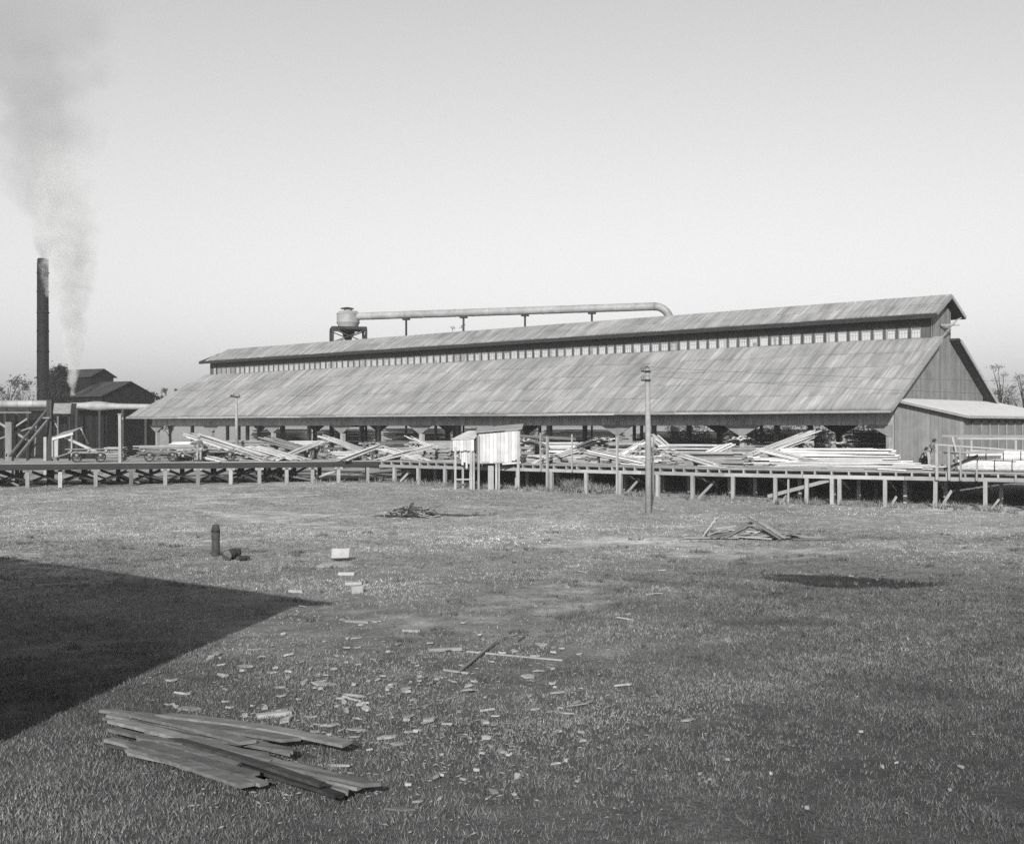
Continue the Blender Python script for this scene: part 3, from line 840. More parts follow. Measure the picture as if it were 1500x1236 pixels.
# more of the jumble along the dock
rise(322, 676, 262, 662, 86, .9, 3, 4)('short low plank bundle tipped towards the loaded lumber cart')
rise(437, 675, 372, 657, 88, 1.0, 4, 4)('pale plank bundle crossing below the grey leaning pile')
rise(408, 675, 470, 650, 90, .8, 3, 3)('thin plank bundle rising right between the leaning piles')
rise(505, 675, 556, 655, 89, .8, 3, 3)('short bright plank bundle rising to the right before the end-on stack')
rise(618, 674, 560, 659, 87.5, .9, 3, 4)('splayed plank bundle lying on the end of the broad level stack')
rise(940, 680, 868, 664, 79, 1.0, 4, 4)('low splayed plank bundle left of the utility pole foot')
rise(1010, 681, 1064, 655, 77, .9, 4, 4)('plank bundle tipped up against the tall squared stack')
rise(1200, 683, 1118, 662, 76, 1.0, 4, 4)('bright plank bundle lying below the steep bright pile')
rise(1290, 672, 1228, 650, 78.5, .8, 3, 4)('plank bundle sliding down right in front of the end-on stack')
flat(430, 545, 672, 91, 1.3, 6, 4, 'low level plank row behind the bright narrow bundle', dirv=.8, th=.07, ragged=.9)
flat(300, 420, 672, 93, 1.3, 7, 4, 'low level plank row behind the long leaning pile', 'fresh_lumber', dirv=.6, th=.07, ragged=.9)
flat(895, 975, 674, 79, 1.2, 6, 4, 'level plank row behind the utility pole', 'fresh_lumber', dirv=.9, th=.07, ragged=.7)
flat(1080, 1175, 676, 75, 1.4, 6, 5, 'level plank row under the steep bright pile', 'fresh_lumber', dirv=1.0, th=.07, ragged=.8)
# back row of stacks that closes the gaps in front of the shed
for (x0, x1, Y_, nl_, mt, lab) in ((330, 405, 98, 14, 'grey_lumber', 'grey back-row stack behind the thin pole'),
        (418, 500, 100, 13, 'fresh_lumber', 'pale back-row stack behind the grey leaning pile'),
        (600, 672, 99, 13, 'grey_lumber', 'grey back-row stack left of the privy shack roof'),
        (775, 850, 91, 13, 'fresh_lumber', 'pale back-row stack right of the privy shack'),
        (862, 940, 88, 14, 'grey_lumber', 'grey back-row stack left of the utility pole'),
        (1070, 1150, 82, 12, 'grey_lumber', 'grey back-row stack behind the steep bright pile')):
    flat(x0, x1, 0, Y_, 1.5, nl_, 4, lab, mt, dirv=.5, th=.085, ragged=.6)
rise(352, 675, 296, 655, 85.5, .7, 3, 3, 'grey_lumber')('small grey bundle tipped down right below the long pile')
rise(560, 674, 636, 656, 87, .7, 3, 3)('bright bundle rising right across the broad level stack')
rise(786, 679, 842, 660, 81, .7, 3, 3)('small pale bundle rising right beside the dock stakes')
rise(1046, 683, 975, 662, 76.5, .8, 3, 4)('pale bundle sliding down right in front of the weathered stack')
# loose single boards strewn along the dock edge
for i_, (x, y) in enumerate(((300, 676), (352, 675.5), (420, 674.8), (512, 674), (590, 675), (640, 676), (800, 679), (868, 681), (925, 683), (1030, 685), (1052, 684), (1120, 686), (1165, 687.5), (1240, 688.5), (1275, 689), (1310, 690))):
    c = dp(x, y); e_, d_ = on_edge(x, SEG_R); a_ = random.uniform(-.35, .35)
    d_ = Matrix.Rotation(a_, 3, 'Z') @ d_
    ln_ = random.uniform(1.2, 2.6)
    c = c + inward(d_) * .9
    o = piece('loose_board', at(c - d_ * ln_ / 2, DECK + .03), at(c + d_ * ln_ / 2, DECK + random.uniform(.03, .16)), random.uniform(.14, .26), .04, random.choice(('fresh_lumber', 'grey_lumber')))
    props(o, 'loose plank lying flat at the dock edge below the piles', 'plank', 'loose planks along the dock edge')
# dark stacks inside the shed
k = 0
for t, w, wd, nl in ((5, 12.5, 2.2, 20), (15.5, 12.5, 2.2, 21), (25, 12.8, 2.2, 19), (35, 12.6, 2.2, 20), (45, 12.4, 2.2, 22), (56, 12.2, 2.4, 21), (67, 12.0, 2.4, 20), (78, 11.6, 2.4, 20)):
    names = ('nearest', 'second', 'third', 'fourth', 'fifth', 'sixth', 'seventh', 'farthest')
    pile('board stack in the shade inside the shed, %s from the annex end' % names[k], S(t - 3.8, w, FLOOR), S(t + 3.8, w, FLOOR), wd, nl, 3, random.choice(('grey_lumber', 'grey_lumber', 'old_wood')), th=.1, group='board stacks inside the shed', ragged=.4)
    k += 1

# ------------------------------------------------------------------ privy shack on stilts at the dock edge
def make_privy():
    o = thing('privy_shack', 'whitewashed board privy on stilts standing against the dock edge', 'shack', at(P(712, 624, 78), .5))
    Yf, Yb = 77.3, 78.7
    def q(x, y, Y=Yf): return P(x, y, Y)
    WW = 'whitewashed_board'
    xs = [701 + 5.4 * i for i in range(12)]
    for i in range(11):                                              # front boards of the right box
        x = xs[i] + 2.6
        yt = 635 - 5.0 * (x - 700) / 60 + 1.2
        yb = 677.5 + random.uniform(-1.2, 1.2) - (4 if i > 8 else 0)
        piece('wall_board', q(x, yb, Yf + random.uniform(0, .02)), q(x, yt, Yf + random.uniform(0, .02)), .022, .222, WW, o, up=V(1, 0, 0))
    for j in range(6):                                               # side boards, both sides
        Y = Yf + .12 + .24 * j
        for xx, mt in ((698.5, 'post_wood'), (761.5, WW)):
            X = (xx - CX) / F * Yf
            zt = EYE - ((634 if xx < 730 else 629.5) - CY) / F * Yf
            piece('side_board', V(X, Y, 2.16), V(X, Y, zt - .05 + .05 * j), .02, .225, mt, o, up=V(0, 1, 0))
    m = MB(); m.slab([q(696, 634.2), q(765, 628.4), q(765, 628.4) + V(.1, 1.6, .3), q(696, 634.2) + V(.1, 1.6, .3)], V(0, 0, .05)); m.build('roof', 'grey_lumber', o)
    m = MB(); m.slab([q(700, 679), q(757, 678), q(757, 678) + V(0, 1.4, 0), q(700, 679) + V(0, 1.4, 0)], V(0, 0, .06)); m.build('floor', 'post_wood', o)
    piece('floor_board', q(736, 679.5, Yf - .04), q(763, 677.5, Yf - .04), .05, .1, WW, o)
    for x, yt, w in ((701, 638, .13), (719, 682, .36), (727, 679, .14), (731, 679, .1), (759, 632, .16), (756, 700, .15)):
        b = q(x, 700, Yf + (.1 if x in (719, 756) else -.06))
        piece('stilt', V(b.x, b.y, gz(b.x, b.y) - .2), V(b.x, b.y, EYE - (yt - CY) / F * b.y), .1, w, 'post_wood', o, up=V(1, 0, 0))
    # left box
    Yl = 77.0
    for i in range(6):
        x = 665.8 + 5.2 * i
        piece('fascia_board', q(x, 660 + random.uniform(-.5, .8) , Yl), q(x, 643.5, Yl), .022, .215, WW, o, up=V(1, 0, 0))
    m = MB(); m.slab([q(661, 644, Yl - .1), q(695.5, 642.6, Yl - .1), q(706, 631.5, Yl + 1.5), q(686, 631.5, Yl + 1.5)], V(0, 0, .04)); m.build('roof', 'whitewashed_board', o)
    for x, yt, w in ((667, 655, .14), (678, 684, .14), (690, 660, .17), (694, 662, .12), (689, 690, .13)):
        b = q(x, 700, Yl + (.9 if x in (678, 689) else -.02))
        piece('stilt', V(b.x, b.y, gz(b.x, b.y) - .2), V(b.x, b.y, EYE - (yt - CY) / F * b.y), .12, w, 'post_wood', o, up=V(1, 0, 0))
    piece('crossbar', q(667, 702, Yl - .08), q(692, 702, Yl - .08), .05, .1, 'post_wood', o)
    for i, (x, yb, w) in enumerate(((674.5, 672, .1), (677.5, 681, .12), (680.5, 677, .12), (683.5, 686, .12), (687, 679, .13), (690, 670, .1))):
        piece('hanging_slat', q(x, yb, Yl + .25), q(x, 656, Yl + .25), .02, w, WW, o, up=V(1, 0, 0))
    for i in range(5):
        Y = Yl + .15 + .25 * i
        piece('side_board', V((696 - CX) / F * Yl, Y, 2.9), V((696 - CX) / F * Yl, Y, 3.6 + .1 * i), .02, .24, 'old_wood', o, up=V(0, 1, 0))
make_privy()

# ------------------------------------------------------------------ poles and wires
def make_under_clutter():                        # odd timbers thrown under the trestle
    for i in range(14):
        x = random.uniform(20, 480); p, d = on_edge(x, SEG_L); n = inward(d); q = p + n * random.uniform(.8, 5)
        a = random.uniform(-.5, .5); dv = Matrix.Rotation(a, 3, 'Z') @ d; ln = random.uniform(1, 2.6)
        o = piece('timber', at(q, gz(q.x, q.y) + .06), at(q + dv * ln, gz(q.x, q.y) + random.uniform(.06, .8)), .14, .12, random.choice(('old_wood', 'dark_wood', 'grey_lumber')))
        props(o, 'odd timber lying in the shade under the trestle', 'timber', 'timbers under the trestle')
make_under_clutter()
def make_poles():
    b = gp(950, 751)
    o = thing('utility_pole', 'tall pale utility pole with two short arms standing in front of the dock', 'utility pole', b)
    Y = b.y; zt = EYE - (538 - CY) / F * Y
    m = MB(); m.tube([V(b.x, Y, b.z - .4), V(b.x - .02, Y, b.z + 3.6), V(b.x - .06, Y, zt)], [.165, .145, .115], 14); m.build('shaft', 'pole_wood', o, smooth=True)
    for y in (544, 557):
        z = EYE - (y - CY) / F * Y
        piece('arm', V(b.x + .1, Y - .13, z), V(b.x - .38, Y - .13, z), .08, .09, 'dark_wood', o)
        for dx in (-.38, -.26):
            m = MB(); m.lathe(V(b.x + dx, Y - .13, z + .06), [(.012, 0), (.012, .05), (.035, .06), (.038, .1), (.02, .13), (.008, .14)], 8); m.build('insulator', 'porcelain', o, smooth=True)
    m = MB(); m.lathe(V(b.x - .06, Y, zt - .02), [(.118, -.06), (.118, 0), (.05, .06)], 10); m.build('cap', 'dark_wood', o)
    top = V(b.x, Y, zt)
    # thin pole among the lumber
    c = P(347, 650, 96); c.z = DECK
    o2 = thing('thin_pole', 'thin pale pole with a small crossarm among the leaning planks', 'utility pole', c)
    z2 = EYE - (581 - CY) / F * 96
    m = MB(); m.tube([c, V(c.x - .05, c.y, z2)], [.14, .09], 10); m.build('shaft', 'post_wood', o2, smooth=True)
    piece('arm', V(c.x - .5, c.y - .12, z2 + .02), V(c.x + .28, c.y - .12, z2 - .02), .1, .12, 'dark_wood', o2)
    for dx in (-.42, -.25, .2):
        m = MB(); m.lathe(V(c.x + dx, c.y - .12, z2 + .06), [(.015, 0), (.06, .05), (.05, .12), (.01, .14)], 8); m.build('insulator', 'porcelain', o2)
    p3, d3 = on_edge(176, SEG_L)
    c3 = at(p3 + inward(d3) * .5, DECK)
    o3 = thing('lamp_post', 'pale square lamp post at the trestle edge in front of the eave end', 'lamp post', c3)
    z3 = EYE - (608 - CY) / F * c3.y
    piece('shaft', c3, V(c3.x - .03, c3.y, z3), .18, .18, 'post_wood', o3, up=V(1, 0, 0))
    m = MB(); m.lathe(V(c3.x + .16, c3.y, z3 - .3), [(.03, -.06), (.09, 0), (.07, .14), (.02, .2)], 10); m.build('lamp', 'porcelain', o3)
    piece('cap', V(c3.x - .15, c3.y, z3 + .06), V(c3.x + .12, c3.y, z3 + .06), .2, .1, 'old_wood', o3)
    # wires
    def wire(label, a, b2, sag):
        m = MB()
        pts = [a.lerp(b2, i / 16) - UP * sag * 4 * (i / 16) * (1 - i / 16) for i in range(17)]
        m.tube(pts, .005, 4)
        w = m.build('overhead_wire', 'iron', None, loc=a)
        props(w, label, 'wire', 'overhead wires')
    z = EYE - (543 - CY) / F * Y
    wire('upper overhead wire running right from the tall utility pole', V(b.x - .3, Y - .13, z + .2), V(48, 58, z - .5), .5)
    z = EYE - (556 - CY) / F * Y
    wire('lower overhead wire running right from the tall utility pole', V(b.x - .3, Y - .13, z + .2), V(48, 57, z - 1.0), .5)
make_poles()

# ------------------------------------------------------------------ dust collector and blow pipe behind the ridge
def make_cyclone():
    Y = 128.0; c = P(510, 624, Y)
    z = lambda y: EYE - (y - CY) / F * Y
    px = Y / F
    o = thing('dust_collector', 'pale round cyclone dust collector on a dark platform above the roof', 'dust collector', V(c.x, Y, .6))
    m = MB(); r = 16.6 * px
    m.lathe(V(c.x, Y, 0), [(r * .8, z(481)), (r, z(473)), (r, z(459.5)), (r * .8, z(456)), (r * .3, z(455))], 28); m.build('drum', 'pipe_metal', o, smooth=False)
    for y in (472.5, 460):
        m = MB(); m.lathe(V(c.x, Y, z(y)), [(r + .01, -.04), (r + .04, -.03), (r + .04, .03), (r + .01, .04)], 28); m.build('hoop', 'pipe_metal', o)
    m = MB(); m.lathe(V(c.x, Y, 0), [(2.5 * px, z(502)), (5 * px, z(497)), (11 * px, z(484)), (13 * px, z(481.5))], 20); m.build('cone', 'stack_iron', o, smooth=True)
    m = MB(); m.lathe(V(c.x, Y, 0), [(.45, z(455)), (.45, z(452.6))], 14); m.build('outlet', 'pipe_metal', o)
    m = MB(); m.lathe(V(c.x - .1, Y, 0), [(10.5 * px, z(452.4)), (9 * px, z(451.4)), (1.5 * px, z(450))], 18); m.build('rain_cap', 'iron', o)
    m = MB(); hw = 29 * px
    # platform ring and legs
    ang = R(12); ax = V(math.cos(ang), math.sin(ang), 0); ay = V(-math.sin(ang), math.cos(ang), 0)
    cen = V(c.x, Y, 0); hw = 24 * px
    cs = [cen + ax * (sx * hw) + ay * (sy * hw) for sx, sy in ((-1, -1), (1, -1), (1, 1), (-1, 1))]
    for i in range(4):
        a, b = cs[i], cs[(i + 1) % 4]
        piece('platform_beam', at(a, z(482)), at(b, z(482)), .2, .28, 'dark_wood', o)
        piece('leg', at(a, .3), at(a, z(482) - .1), .24, .24, 'dark_wood', o, up=ax)
        top, bot = z(484), z(503)
        piece('brace', at(a, top), at(b, bot), .07, .1, 'dark_wood', o)
        piece('brace', at(a, bot), at(b, top), .07, .1, 'dark_wood', o)
        for zz in (9, 4.5):
            piece('girt', at(a, zz), at(b, zz), .1, .2, 'dark_wood', o)
    piece('platform_beam', at(cs[0].lerp(cs[1], .5), z(482)), at(cs[3].lerp(cs[2], .5), z(482)), .25, .26, 'dark_wood', o)
    # the pipe
    zp = z(464); a = V(c.x + r * .7, Y - .3, zp)
    e = P(958, 453, 117.0); e.z = zp + .0
    d = (e - a).normalized()
    pr = 5.7 * 120 / F
    bp = thing('blow_pipe', 'long pale blow pipe running level above the roof ridge to the dust collector', 'pipe', at(e + d * 1.8, .6))
    n = 17
    for i in range(n):
        p0, p1 = a.lerp(e, i / n), a.lerp(e, (i + 1) / n)
        m = MB(); m.tube([p0, p1], pr * (1.0 + (.015 if i % 2 else 0)), 18, caps=False); m.build('pipe_section', 'pipe_metal', bp, smooth=True)
        m = MB(); m.tube([p1 - d * .04, p1 + d * .04], pr * 1.05, 18); m.build('collar', 'pipe_metal', bp)
    rad = 1.6; pts = [e + d * (rad * math.sin(q * math.pi / 16)) - UP * (rad * (1 - math.cos(q * math.pi / 16))) for q in range(8)]
    last = pts[-1]; tail = (pts[-1] - pts[-2]).normalized()
    pts += [last + tail * 1.2, V(last.x + tail.x * 1.6, last.y + tail.y * 1.6, 9), V(last.x + tail.x * 1.6, last.y + tail.y * 1.6, .5)]
    m = MB(); m.tube(pts, pr, 18); m.build('elbow', 'pipe_metal', bp, smooth=True)
    for x in (595, 679, 769, 867):
        f = (x - 527) / (958 - 527.0)
        u = (x - CX) / F
        s = (u * a.y - a.x) / (d.x - u * d.y); p = a + d * s
        piece('support_post', V(p.x, p.y, .3), V(p.x, p.y, zp - pr - .1), .16, .16, 'dark_wood', bp, up=d)
        piece('saddle', p - d * .35 - UP * (pr + .08), p + d * .35 - UP * (pr + .08), .5, .16, 'dark_wood', bp)
make_cyclone()

# ------------------------------------------------------------------ mill at the left
def gabled(name, label, apex, length, half, eave_z, ridge, base_z=.4, wallmat='mill_board_wood', rise_=None, ov=.4):
    """gabled block: apex = top of the near gable, ridge = horizontal direction away from it"""
    r = ridge.normalized(); s = V(-r.y, r.x, 0)
    o = thing(name, label, 'building', at(apex + r * length / 2, base_z))
    up = apex.z - eave_z; sl = up / half
    A = at(apex, 0)
    nb = max(6, int(2 * half / .5))
    for gpos in (0.0, length):
        m = MB()
        for i in range(nb):
            a, b = -half + 2 * half * i / nb, -half + 2 * half * (i + 1) / nb - .01
            za, zb = apex.z - abs(a) * sl - .1, apex.z - abs(b) * sl - .1
            m.slab([at(A + r * gpos + s * a, base_z), at(A + r * gpos + s * b, base_z), at(A + r * gpos + s * b, zb), at(A + r * gpos + s * a, za)], r * (.08 + .03 * random.random()), random.random())
        m.build('gable_wall', wallmat, o)
    for sg in (-1, 1):
        m = MB(); nb = int(length / .5)
        for i in range(nb):
            p0 = A + s * (half * sg) + r * (length * i / nb); p1 = A + s * (half * sg) + r * (length * (i + 1) / nb - .02)
            m.slab([at(p0, base_z), at(p1, base_z), at(p1, eave_z - .05), at(p0, eave_z - .05)], s * (-.1 * sg), random.random())
        m.build('side_wall', wallmat, o)
        m = MB(); nb = max(3, int(length / 2.2))
        for i in range(nb):
            l0, l1 = -ov + (length + 2 * ov) * i / nb, -ov + (length + 2 * ov) * (i + 1) / nb - .03
            e = half + ov
            m.slab([at(A + r * l0, apex.z), at(A + r * l1, apex.z), at(A + r * l1 + s * (e * sg), apex.z - e * sl), at(A + r * l0 + s * (e * sg), apex.z - e * sl)], V(0, 0, .09 + .03 * random.random()), random.random())
        m.build('roof_slope', 'mill_roofing', o)
    return o, r, s
def make_mill():
    rd = V(-.86, .51, 0)
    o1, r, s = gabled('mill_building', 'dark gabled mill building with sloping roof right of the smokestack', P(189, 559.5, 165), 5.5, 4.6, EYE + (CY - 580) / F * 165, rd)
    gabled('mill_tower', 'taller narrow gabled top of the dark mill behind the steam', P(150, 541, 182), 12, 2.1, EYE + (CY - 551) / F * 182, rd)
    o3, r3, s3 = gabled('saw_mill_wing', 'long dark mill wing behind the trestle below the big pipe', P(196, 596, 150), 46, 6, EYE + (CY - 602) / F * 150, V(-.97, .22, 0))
    # windows of the wing: dark openings with pale frames
    # smokestack
    Y = 178.0; c = P(63, 624, Y); px = Y / F
    st = thing('smokestack', 'tall dark iron smokestack at the far left beside the steam', 'smokestack', V(c.x, Y, .5))
    m = MB(); zt = EYE + (CY - 379) * px
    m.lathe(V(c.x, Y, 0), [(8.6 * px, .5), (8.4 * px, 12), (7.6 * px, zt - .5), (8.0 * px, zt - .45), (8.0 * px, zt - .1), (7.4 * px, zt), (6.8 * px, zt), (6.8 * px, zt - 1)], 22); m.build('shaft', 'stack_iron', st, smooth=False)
    for y in (400, 427, 458, 485, 515, 543, 570):
        m = MB(); z = EYE + (CY - y) * px; rr = 8.5 * px
        m.lathe(V(c.x, Y, z), [(rr - .08, -.09), (rr + .05, -.08), (rr + .05, .08), (rr - .08, .09)], 22); m.build('band', 'stack_iron', st)
    piece('ladder', V(c.x - 8.6 * px, Y - .1, .6), V(c.x - 8.2 * px, Y - .1, zt - .5), .06, .06, 'stack_iron', st, up=V(0, 1, 0))
    # big level pipe
    Y = 141.0; px = Y / F
    a, b = P(-60, 591.5, Y), P(71, 591.5, Y)
    o = thing('conveyor_pipe', 'bright large horizontal pipe on posts crossing at the left edge', 'pipe', at(a.lerp(b, .5), .6))
    n = 6
    for i in range(n):
        p0, p1 = a.lerp(b, i / n), a.lerp(b, (i + 1) / n)
        m = MB(); m.tube([p0, p1 - V(.03, 0, 0)], 5.3 * px, 18); m.build('pipe_section', 'pipe_metal', o, smooth=False)
    for x in (-30, 8, 41): piece('post', P(x, 597, Y).xy.to_3d() + V(0, 0, .3), P(x, 597, Y), .3, .3, 'dark_wood', o, up=V(0, 1, 0))
    a, b = P(104, 594, Y + 2), P(222, 596, Y + 2)
    o = thing('steam_pipe', 'pale lagged steam pipe between the dark post and the shed eave', 'pipe', at(a.lerp(b, .5), .6))
    pts = [a.lerp(b, q / 14) for q in range(15)]
    rr = [(4.3 + 3.0 * math.exp(-((q - 4.6) / 2.0) ** 2)) * px for q in range(15)]
    m = MB(); m.tube(pts, rr, 16); m.build('lagging', 'pipe_metal', o, smooth=True)
    for q in (1, 5, 9, 13): piece('post', at(pts[q], .3), at(pts[q], pts[q].z - rr[q] * .9), .25, .25, 'dark_wood', o, up=V(0, 1, 0))
    # timber conveyor frame in front
    Y = 98.0
    fr = thing('conveyor_gantry', 'dark post and raking struts of a timber conveyor frame at left', 'timber frame', at(P(60, 624, Y), .6))
    def T(n_, x0, y0, x1, y1, w, mt, Ya=Y, Yb=None):
        piece(n_, P(x0, y0, Ya), P(x1, y1, Yb or Ya), w, w, mt, fr)
    T('post', 73, 712, 73, 586, .42, 'dark_wood')
    T('strut', 70, 599, 14, 668, .16, 'old_wood', Y, Y - 4); T('strut', 70, 615, 25, 670, .16, 'old_wood', Y - .4, Y - 4)
    T('strut', -10, 614, 45, 647, .16, 'post_wood', Y - 2); T('strut', 18, 628, 40, 613, .12, 'post_wood', Y - 2.3)
    T('post', 14, 712, 14, 618, .5, 'old_wood', Y - 2.8); T('post', 40, 712, 40, 612, .12, 'dark_wood', Y - 1.2)
    T('strut', -8, 645, 48, 625, .1, 'old_wood', Y - 1.6)
    T('girt', -30, 604, 46, 604, .14, 'old_wood', Y - .8); T('girt', 58, 612, 73, 612, .12, 'old_wood', Y - .6)
    T('post', 85, 712, 85, 606, .14, 'old_wood', Y + .5); T('post', 102, 712, 102, 606, .12, 'dark_wood', Y + .5)
    T('strut', 76, 611, 85, 627, .1, 'post_wood', Y + .3)
    T('platform', 76, 604, 104, 603, .14, 'post_wood', Y + .4)
    m = MB(); c = P(96, 597, Y + .6); m.slab([c + V(-.8, -.6, -.5), c + V(.6, -.6, -.5), c + V(.6, .6, -.5), c + V(-.8, .6, -.5)], V(.1, 0, .85)); m.build('hopper', 'old_wood', fr)
    for q_ in range(9):
        xa = random.uniform(-10, 62); T('strut', xa, 668, xa + random.uniform(-22, 30), random.uniform(606, 640), random.uniform(.08, .16), random.choice(('dark_wood', 'old_wood', 'dark_wood')), Y + random.uniform(-3.4, 2), Y + random.uniform(-3, 2))
    T('post', 66.5, 700, 66.5, 640, .22, 'post_wood', Y - 1.5)
    T('trough', 94, 640, 142, 662, .16, 'whitewashed_board', Y - 3, 92)
    T('chute', 118, 626, 129, 650, .1, 'post_wood', Y - 1.4)
    # small lean-to shed under it
    Y = 94.0
    h = thing('work_shelter', 'small open shelter with sloping board roof on the trestle at left', 'shelter', at(P(92, 624, Y), DECK))
    for i in range(5):
        f0, f1 = i / 5, (i + 1) / 5 - .02
        a0, a1 = P(76, 642, Y), P(107, 633.5, Y)
        m = MB(); m.slab([a0.lerp(a1, f0), a0.lerp(a1, f1), a0.lerp(a1, f1) + V(.1, 2.0, .42), a0.lerp(a1, f0) + V(.1, 2.0, .42)], V(0, 0, .05)); m.build('roof_board', 'post_wood', h)
    piece('fascia', P(76, 643.5, Y - .05), P(107, 635, Y - .05), .05, .16, 'whitewashed_board', h)
    for x, yt in ((77, 645), (82.5, 643.5), (105, 637)):
        b = P(x, 640, Y + .05); piece('post', at(b, DECK), at(b, EYE - (yt - CY) / F * Y), .09, .28 if x == 82.5 else .12, 'post_wood', h, up=V(1, 0, 0))
    b = P(105, 640, Y + 1.8); piece('post', at(b, DECK), at(b, 4.1), .12, .12, 'old_wood', h, up=V(1, 0, 0))
    b = P(78, 640, Y + 1.8); piece('post', at(b, DECK), at(b, 3.7), .12, .12, 'old_wood', h, up=V(1, 0, 0))
make_mill()

# ------------------------------------------------------------------ carts on the trestle
def cart(label, loc, rz, load):
    o = thing('lumber_cart', label, 'cart', loc, 'lumber carts on the trestle')
    c, s = math.cos(rz), math.sin(rz)
    T = lambda x, y, z: Vector(loc) + V(c * x - s * y, s * x + c * y, z)
    for sx in (-.75, .75):
        m = MB(); m.tube([T(sx, -.62, .32), T(sx, .62, .32)], .04, 8); m.build('axle', 'iron', o)
        for sy in (-.56, .56):
            rim = MB(); n = 16
            ring = [T(sx + .3 * math.cos(2 * math.pi * i / n), sy, .32 + .3 * math.sin(2 * math.pi * i / n)) for i in range(n)]
            for i in range(n): rim.beam(ring[i], ring[(i + 1) % n], .07, .05, up=V(-s, c, 0))
            wo = rim.build('wheel', 'iron', o)
            for i in range(6):
                sp = MB(); a = math.pi * i / 6 * 2
                sp.beam(T(sx, sy, .32), T(sx + .29 * math.cos(a), sy, .32 + .29 * math.sin(a)), .03, .03, up=V(-s, c, 0)); sp.build('spoke', 'old_wood', wo)
    for y in (-.38, .38): piece('side_rail', T(-1.3, y, .66), T(1.3, y, .66), .1, .14, 'old_wood', o)
    for x in (-1.1, -.75, 0, .75, 1.1): piece('bolster', T(x, -.55, .52 if abs(x) == .75 else .77), T(x, .55, .52 if abs(x) == .75 else .77), .12, .12 if abs(x) != .75 else .2, 'post_wood', o)
    piece('tongue', T(1.3, 0, .6), T(2.3, 0, .25), .08, .08, 'old_wood', o)
    if load:
        for k in range(load):
            for j in range(4):
                piece('load_board', T(-1.5 + random.uniform(-.2, .2), -.42 + .28 * j, .87 + .07 * k), T(1.5 + random.uniform(-.2, .3), -.42 + .28 * j, .87 + .07 * k), .24, .06, 'grey_lumber', o)
e, d = on_edge(236, SEG_L); n = inward(d); az = math.atan2(d.y, d.x)
cart('empty lumber cart on the trestle in front of the dark wood stack', at(e + n * 1.9, DECK), az + math.pi, 0)
e, d = on_edge(272, SEG_L)
cart('loaded lumber cart on the trestle just left of the standing worker', at(e + n * 2.3, DECK), az, 4)
e, d = on_edge(322, SEG_L)
cart('lumber cart on the trestle just right of the standing worker', at(e + n * 2.2, DECK), az + math.pi, 1)
e, d = on_edge(128, SEG_L)
cart('lumber cart on the trestle beside the small open shelter', at(e + n * 2.0, DECK), az, 1)

# ------------------------------------------------------------------ banded pipes on the dock
def banded(label, a, b, r):
    o = thing('banded_pipe', label, 'pipe', at(a.lerp(b, .5), a.z - r), 'banded pipes on the dock')
    d = (b - a).normalized(); x, y, z = frame(a, b); n = 20
    for i in range(n):                                               # staves
        t0, t1 = 2 * math.pi * i / n, 2 * math.pi * (i + .93) / n
        vs = []
        for p in (a, b):
            for rr in (r, r * .84):
                for t in (t0, t1): vs.append(p + (y * math.cos(t) + z * math.sin(t)) * rr)
        m = MB(); m.add(vs, [(0, 1, 5, 4), (3, 2, 6, 7), (0, 4, 6, 2), (1, 3, 7, 5), (0, 2, 3, 1), (4, 5, 7, 6)]); m.build('stave', 'fresh_lumber', o)
    ln = (b - a).length; k = .12
    while k < ln:
        m = MB(); c = a + d * k
        vs = [c + d * e_ + (y * math.cos(2 * math.pi * i / 24) + z * math.sin(2 * math.pi * i / 24)) * rr for e_ in (-.025, .025) for rr in (r * 1.004, r * 1.03) for i in range(24)]
        fs = []
        for i in range(24):
            j = (i + 1) % 24
            fs += [(24 + i, 24 + j, 72 + j, 72 + i), (i, j, 24 + j, 24 + i), (48 + i, 72 + i, 72 + j, 48 + j)]
        m.add(vs, fs); m.build('hoop', 'iron', o)
        k += .85
pr0, d = on_edge(1399, SEG_R); n = inward(d)
b0 = at(pr0 + n * 1.5, DECK + .31)
banded('front banded wooden pipe lying along the near end of the dock', b0, b0 - d * 8, .30)
banded('rear banded wooden pipe lying behind the front one at the near end', b0 + n * .64 - d * .1, b0 + n * .64 - d * 8, .30)
banded('upper banded wooden pipe resting on the two lower pipes', b0 + n * .32 + UP * .52 - d * .4, b0 + n * .32 + UP * .52 - d * 7.6, .29)

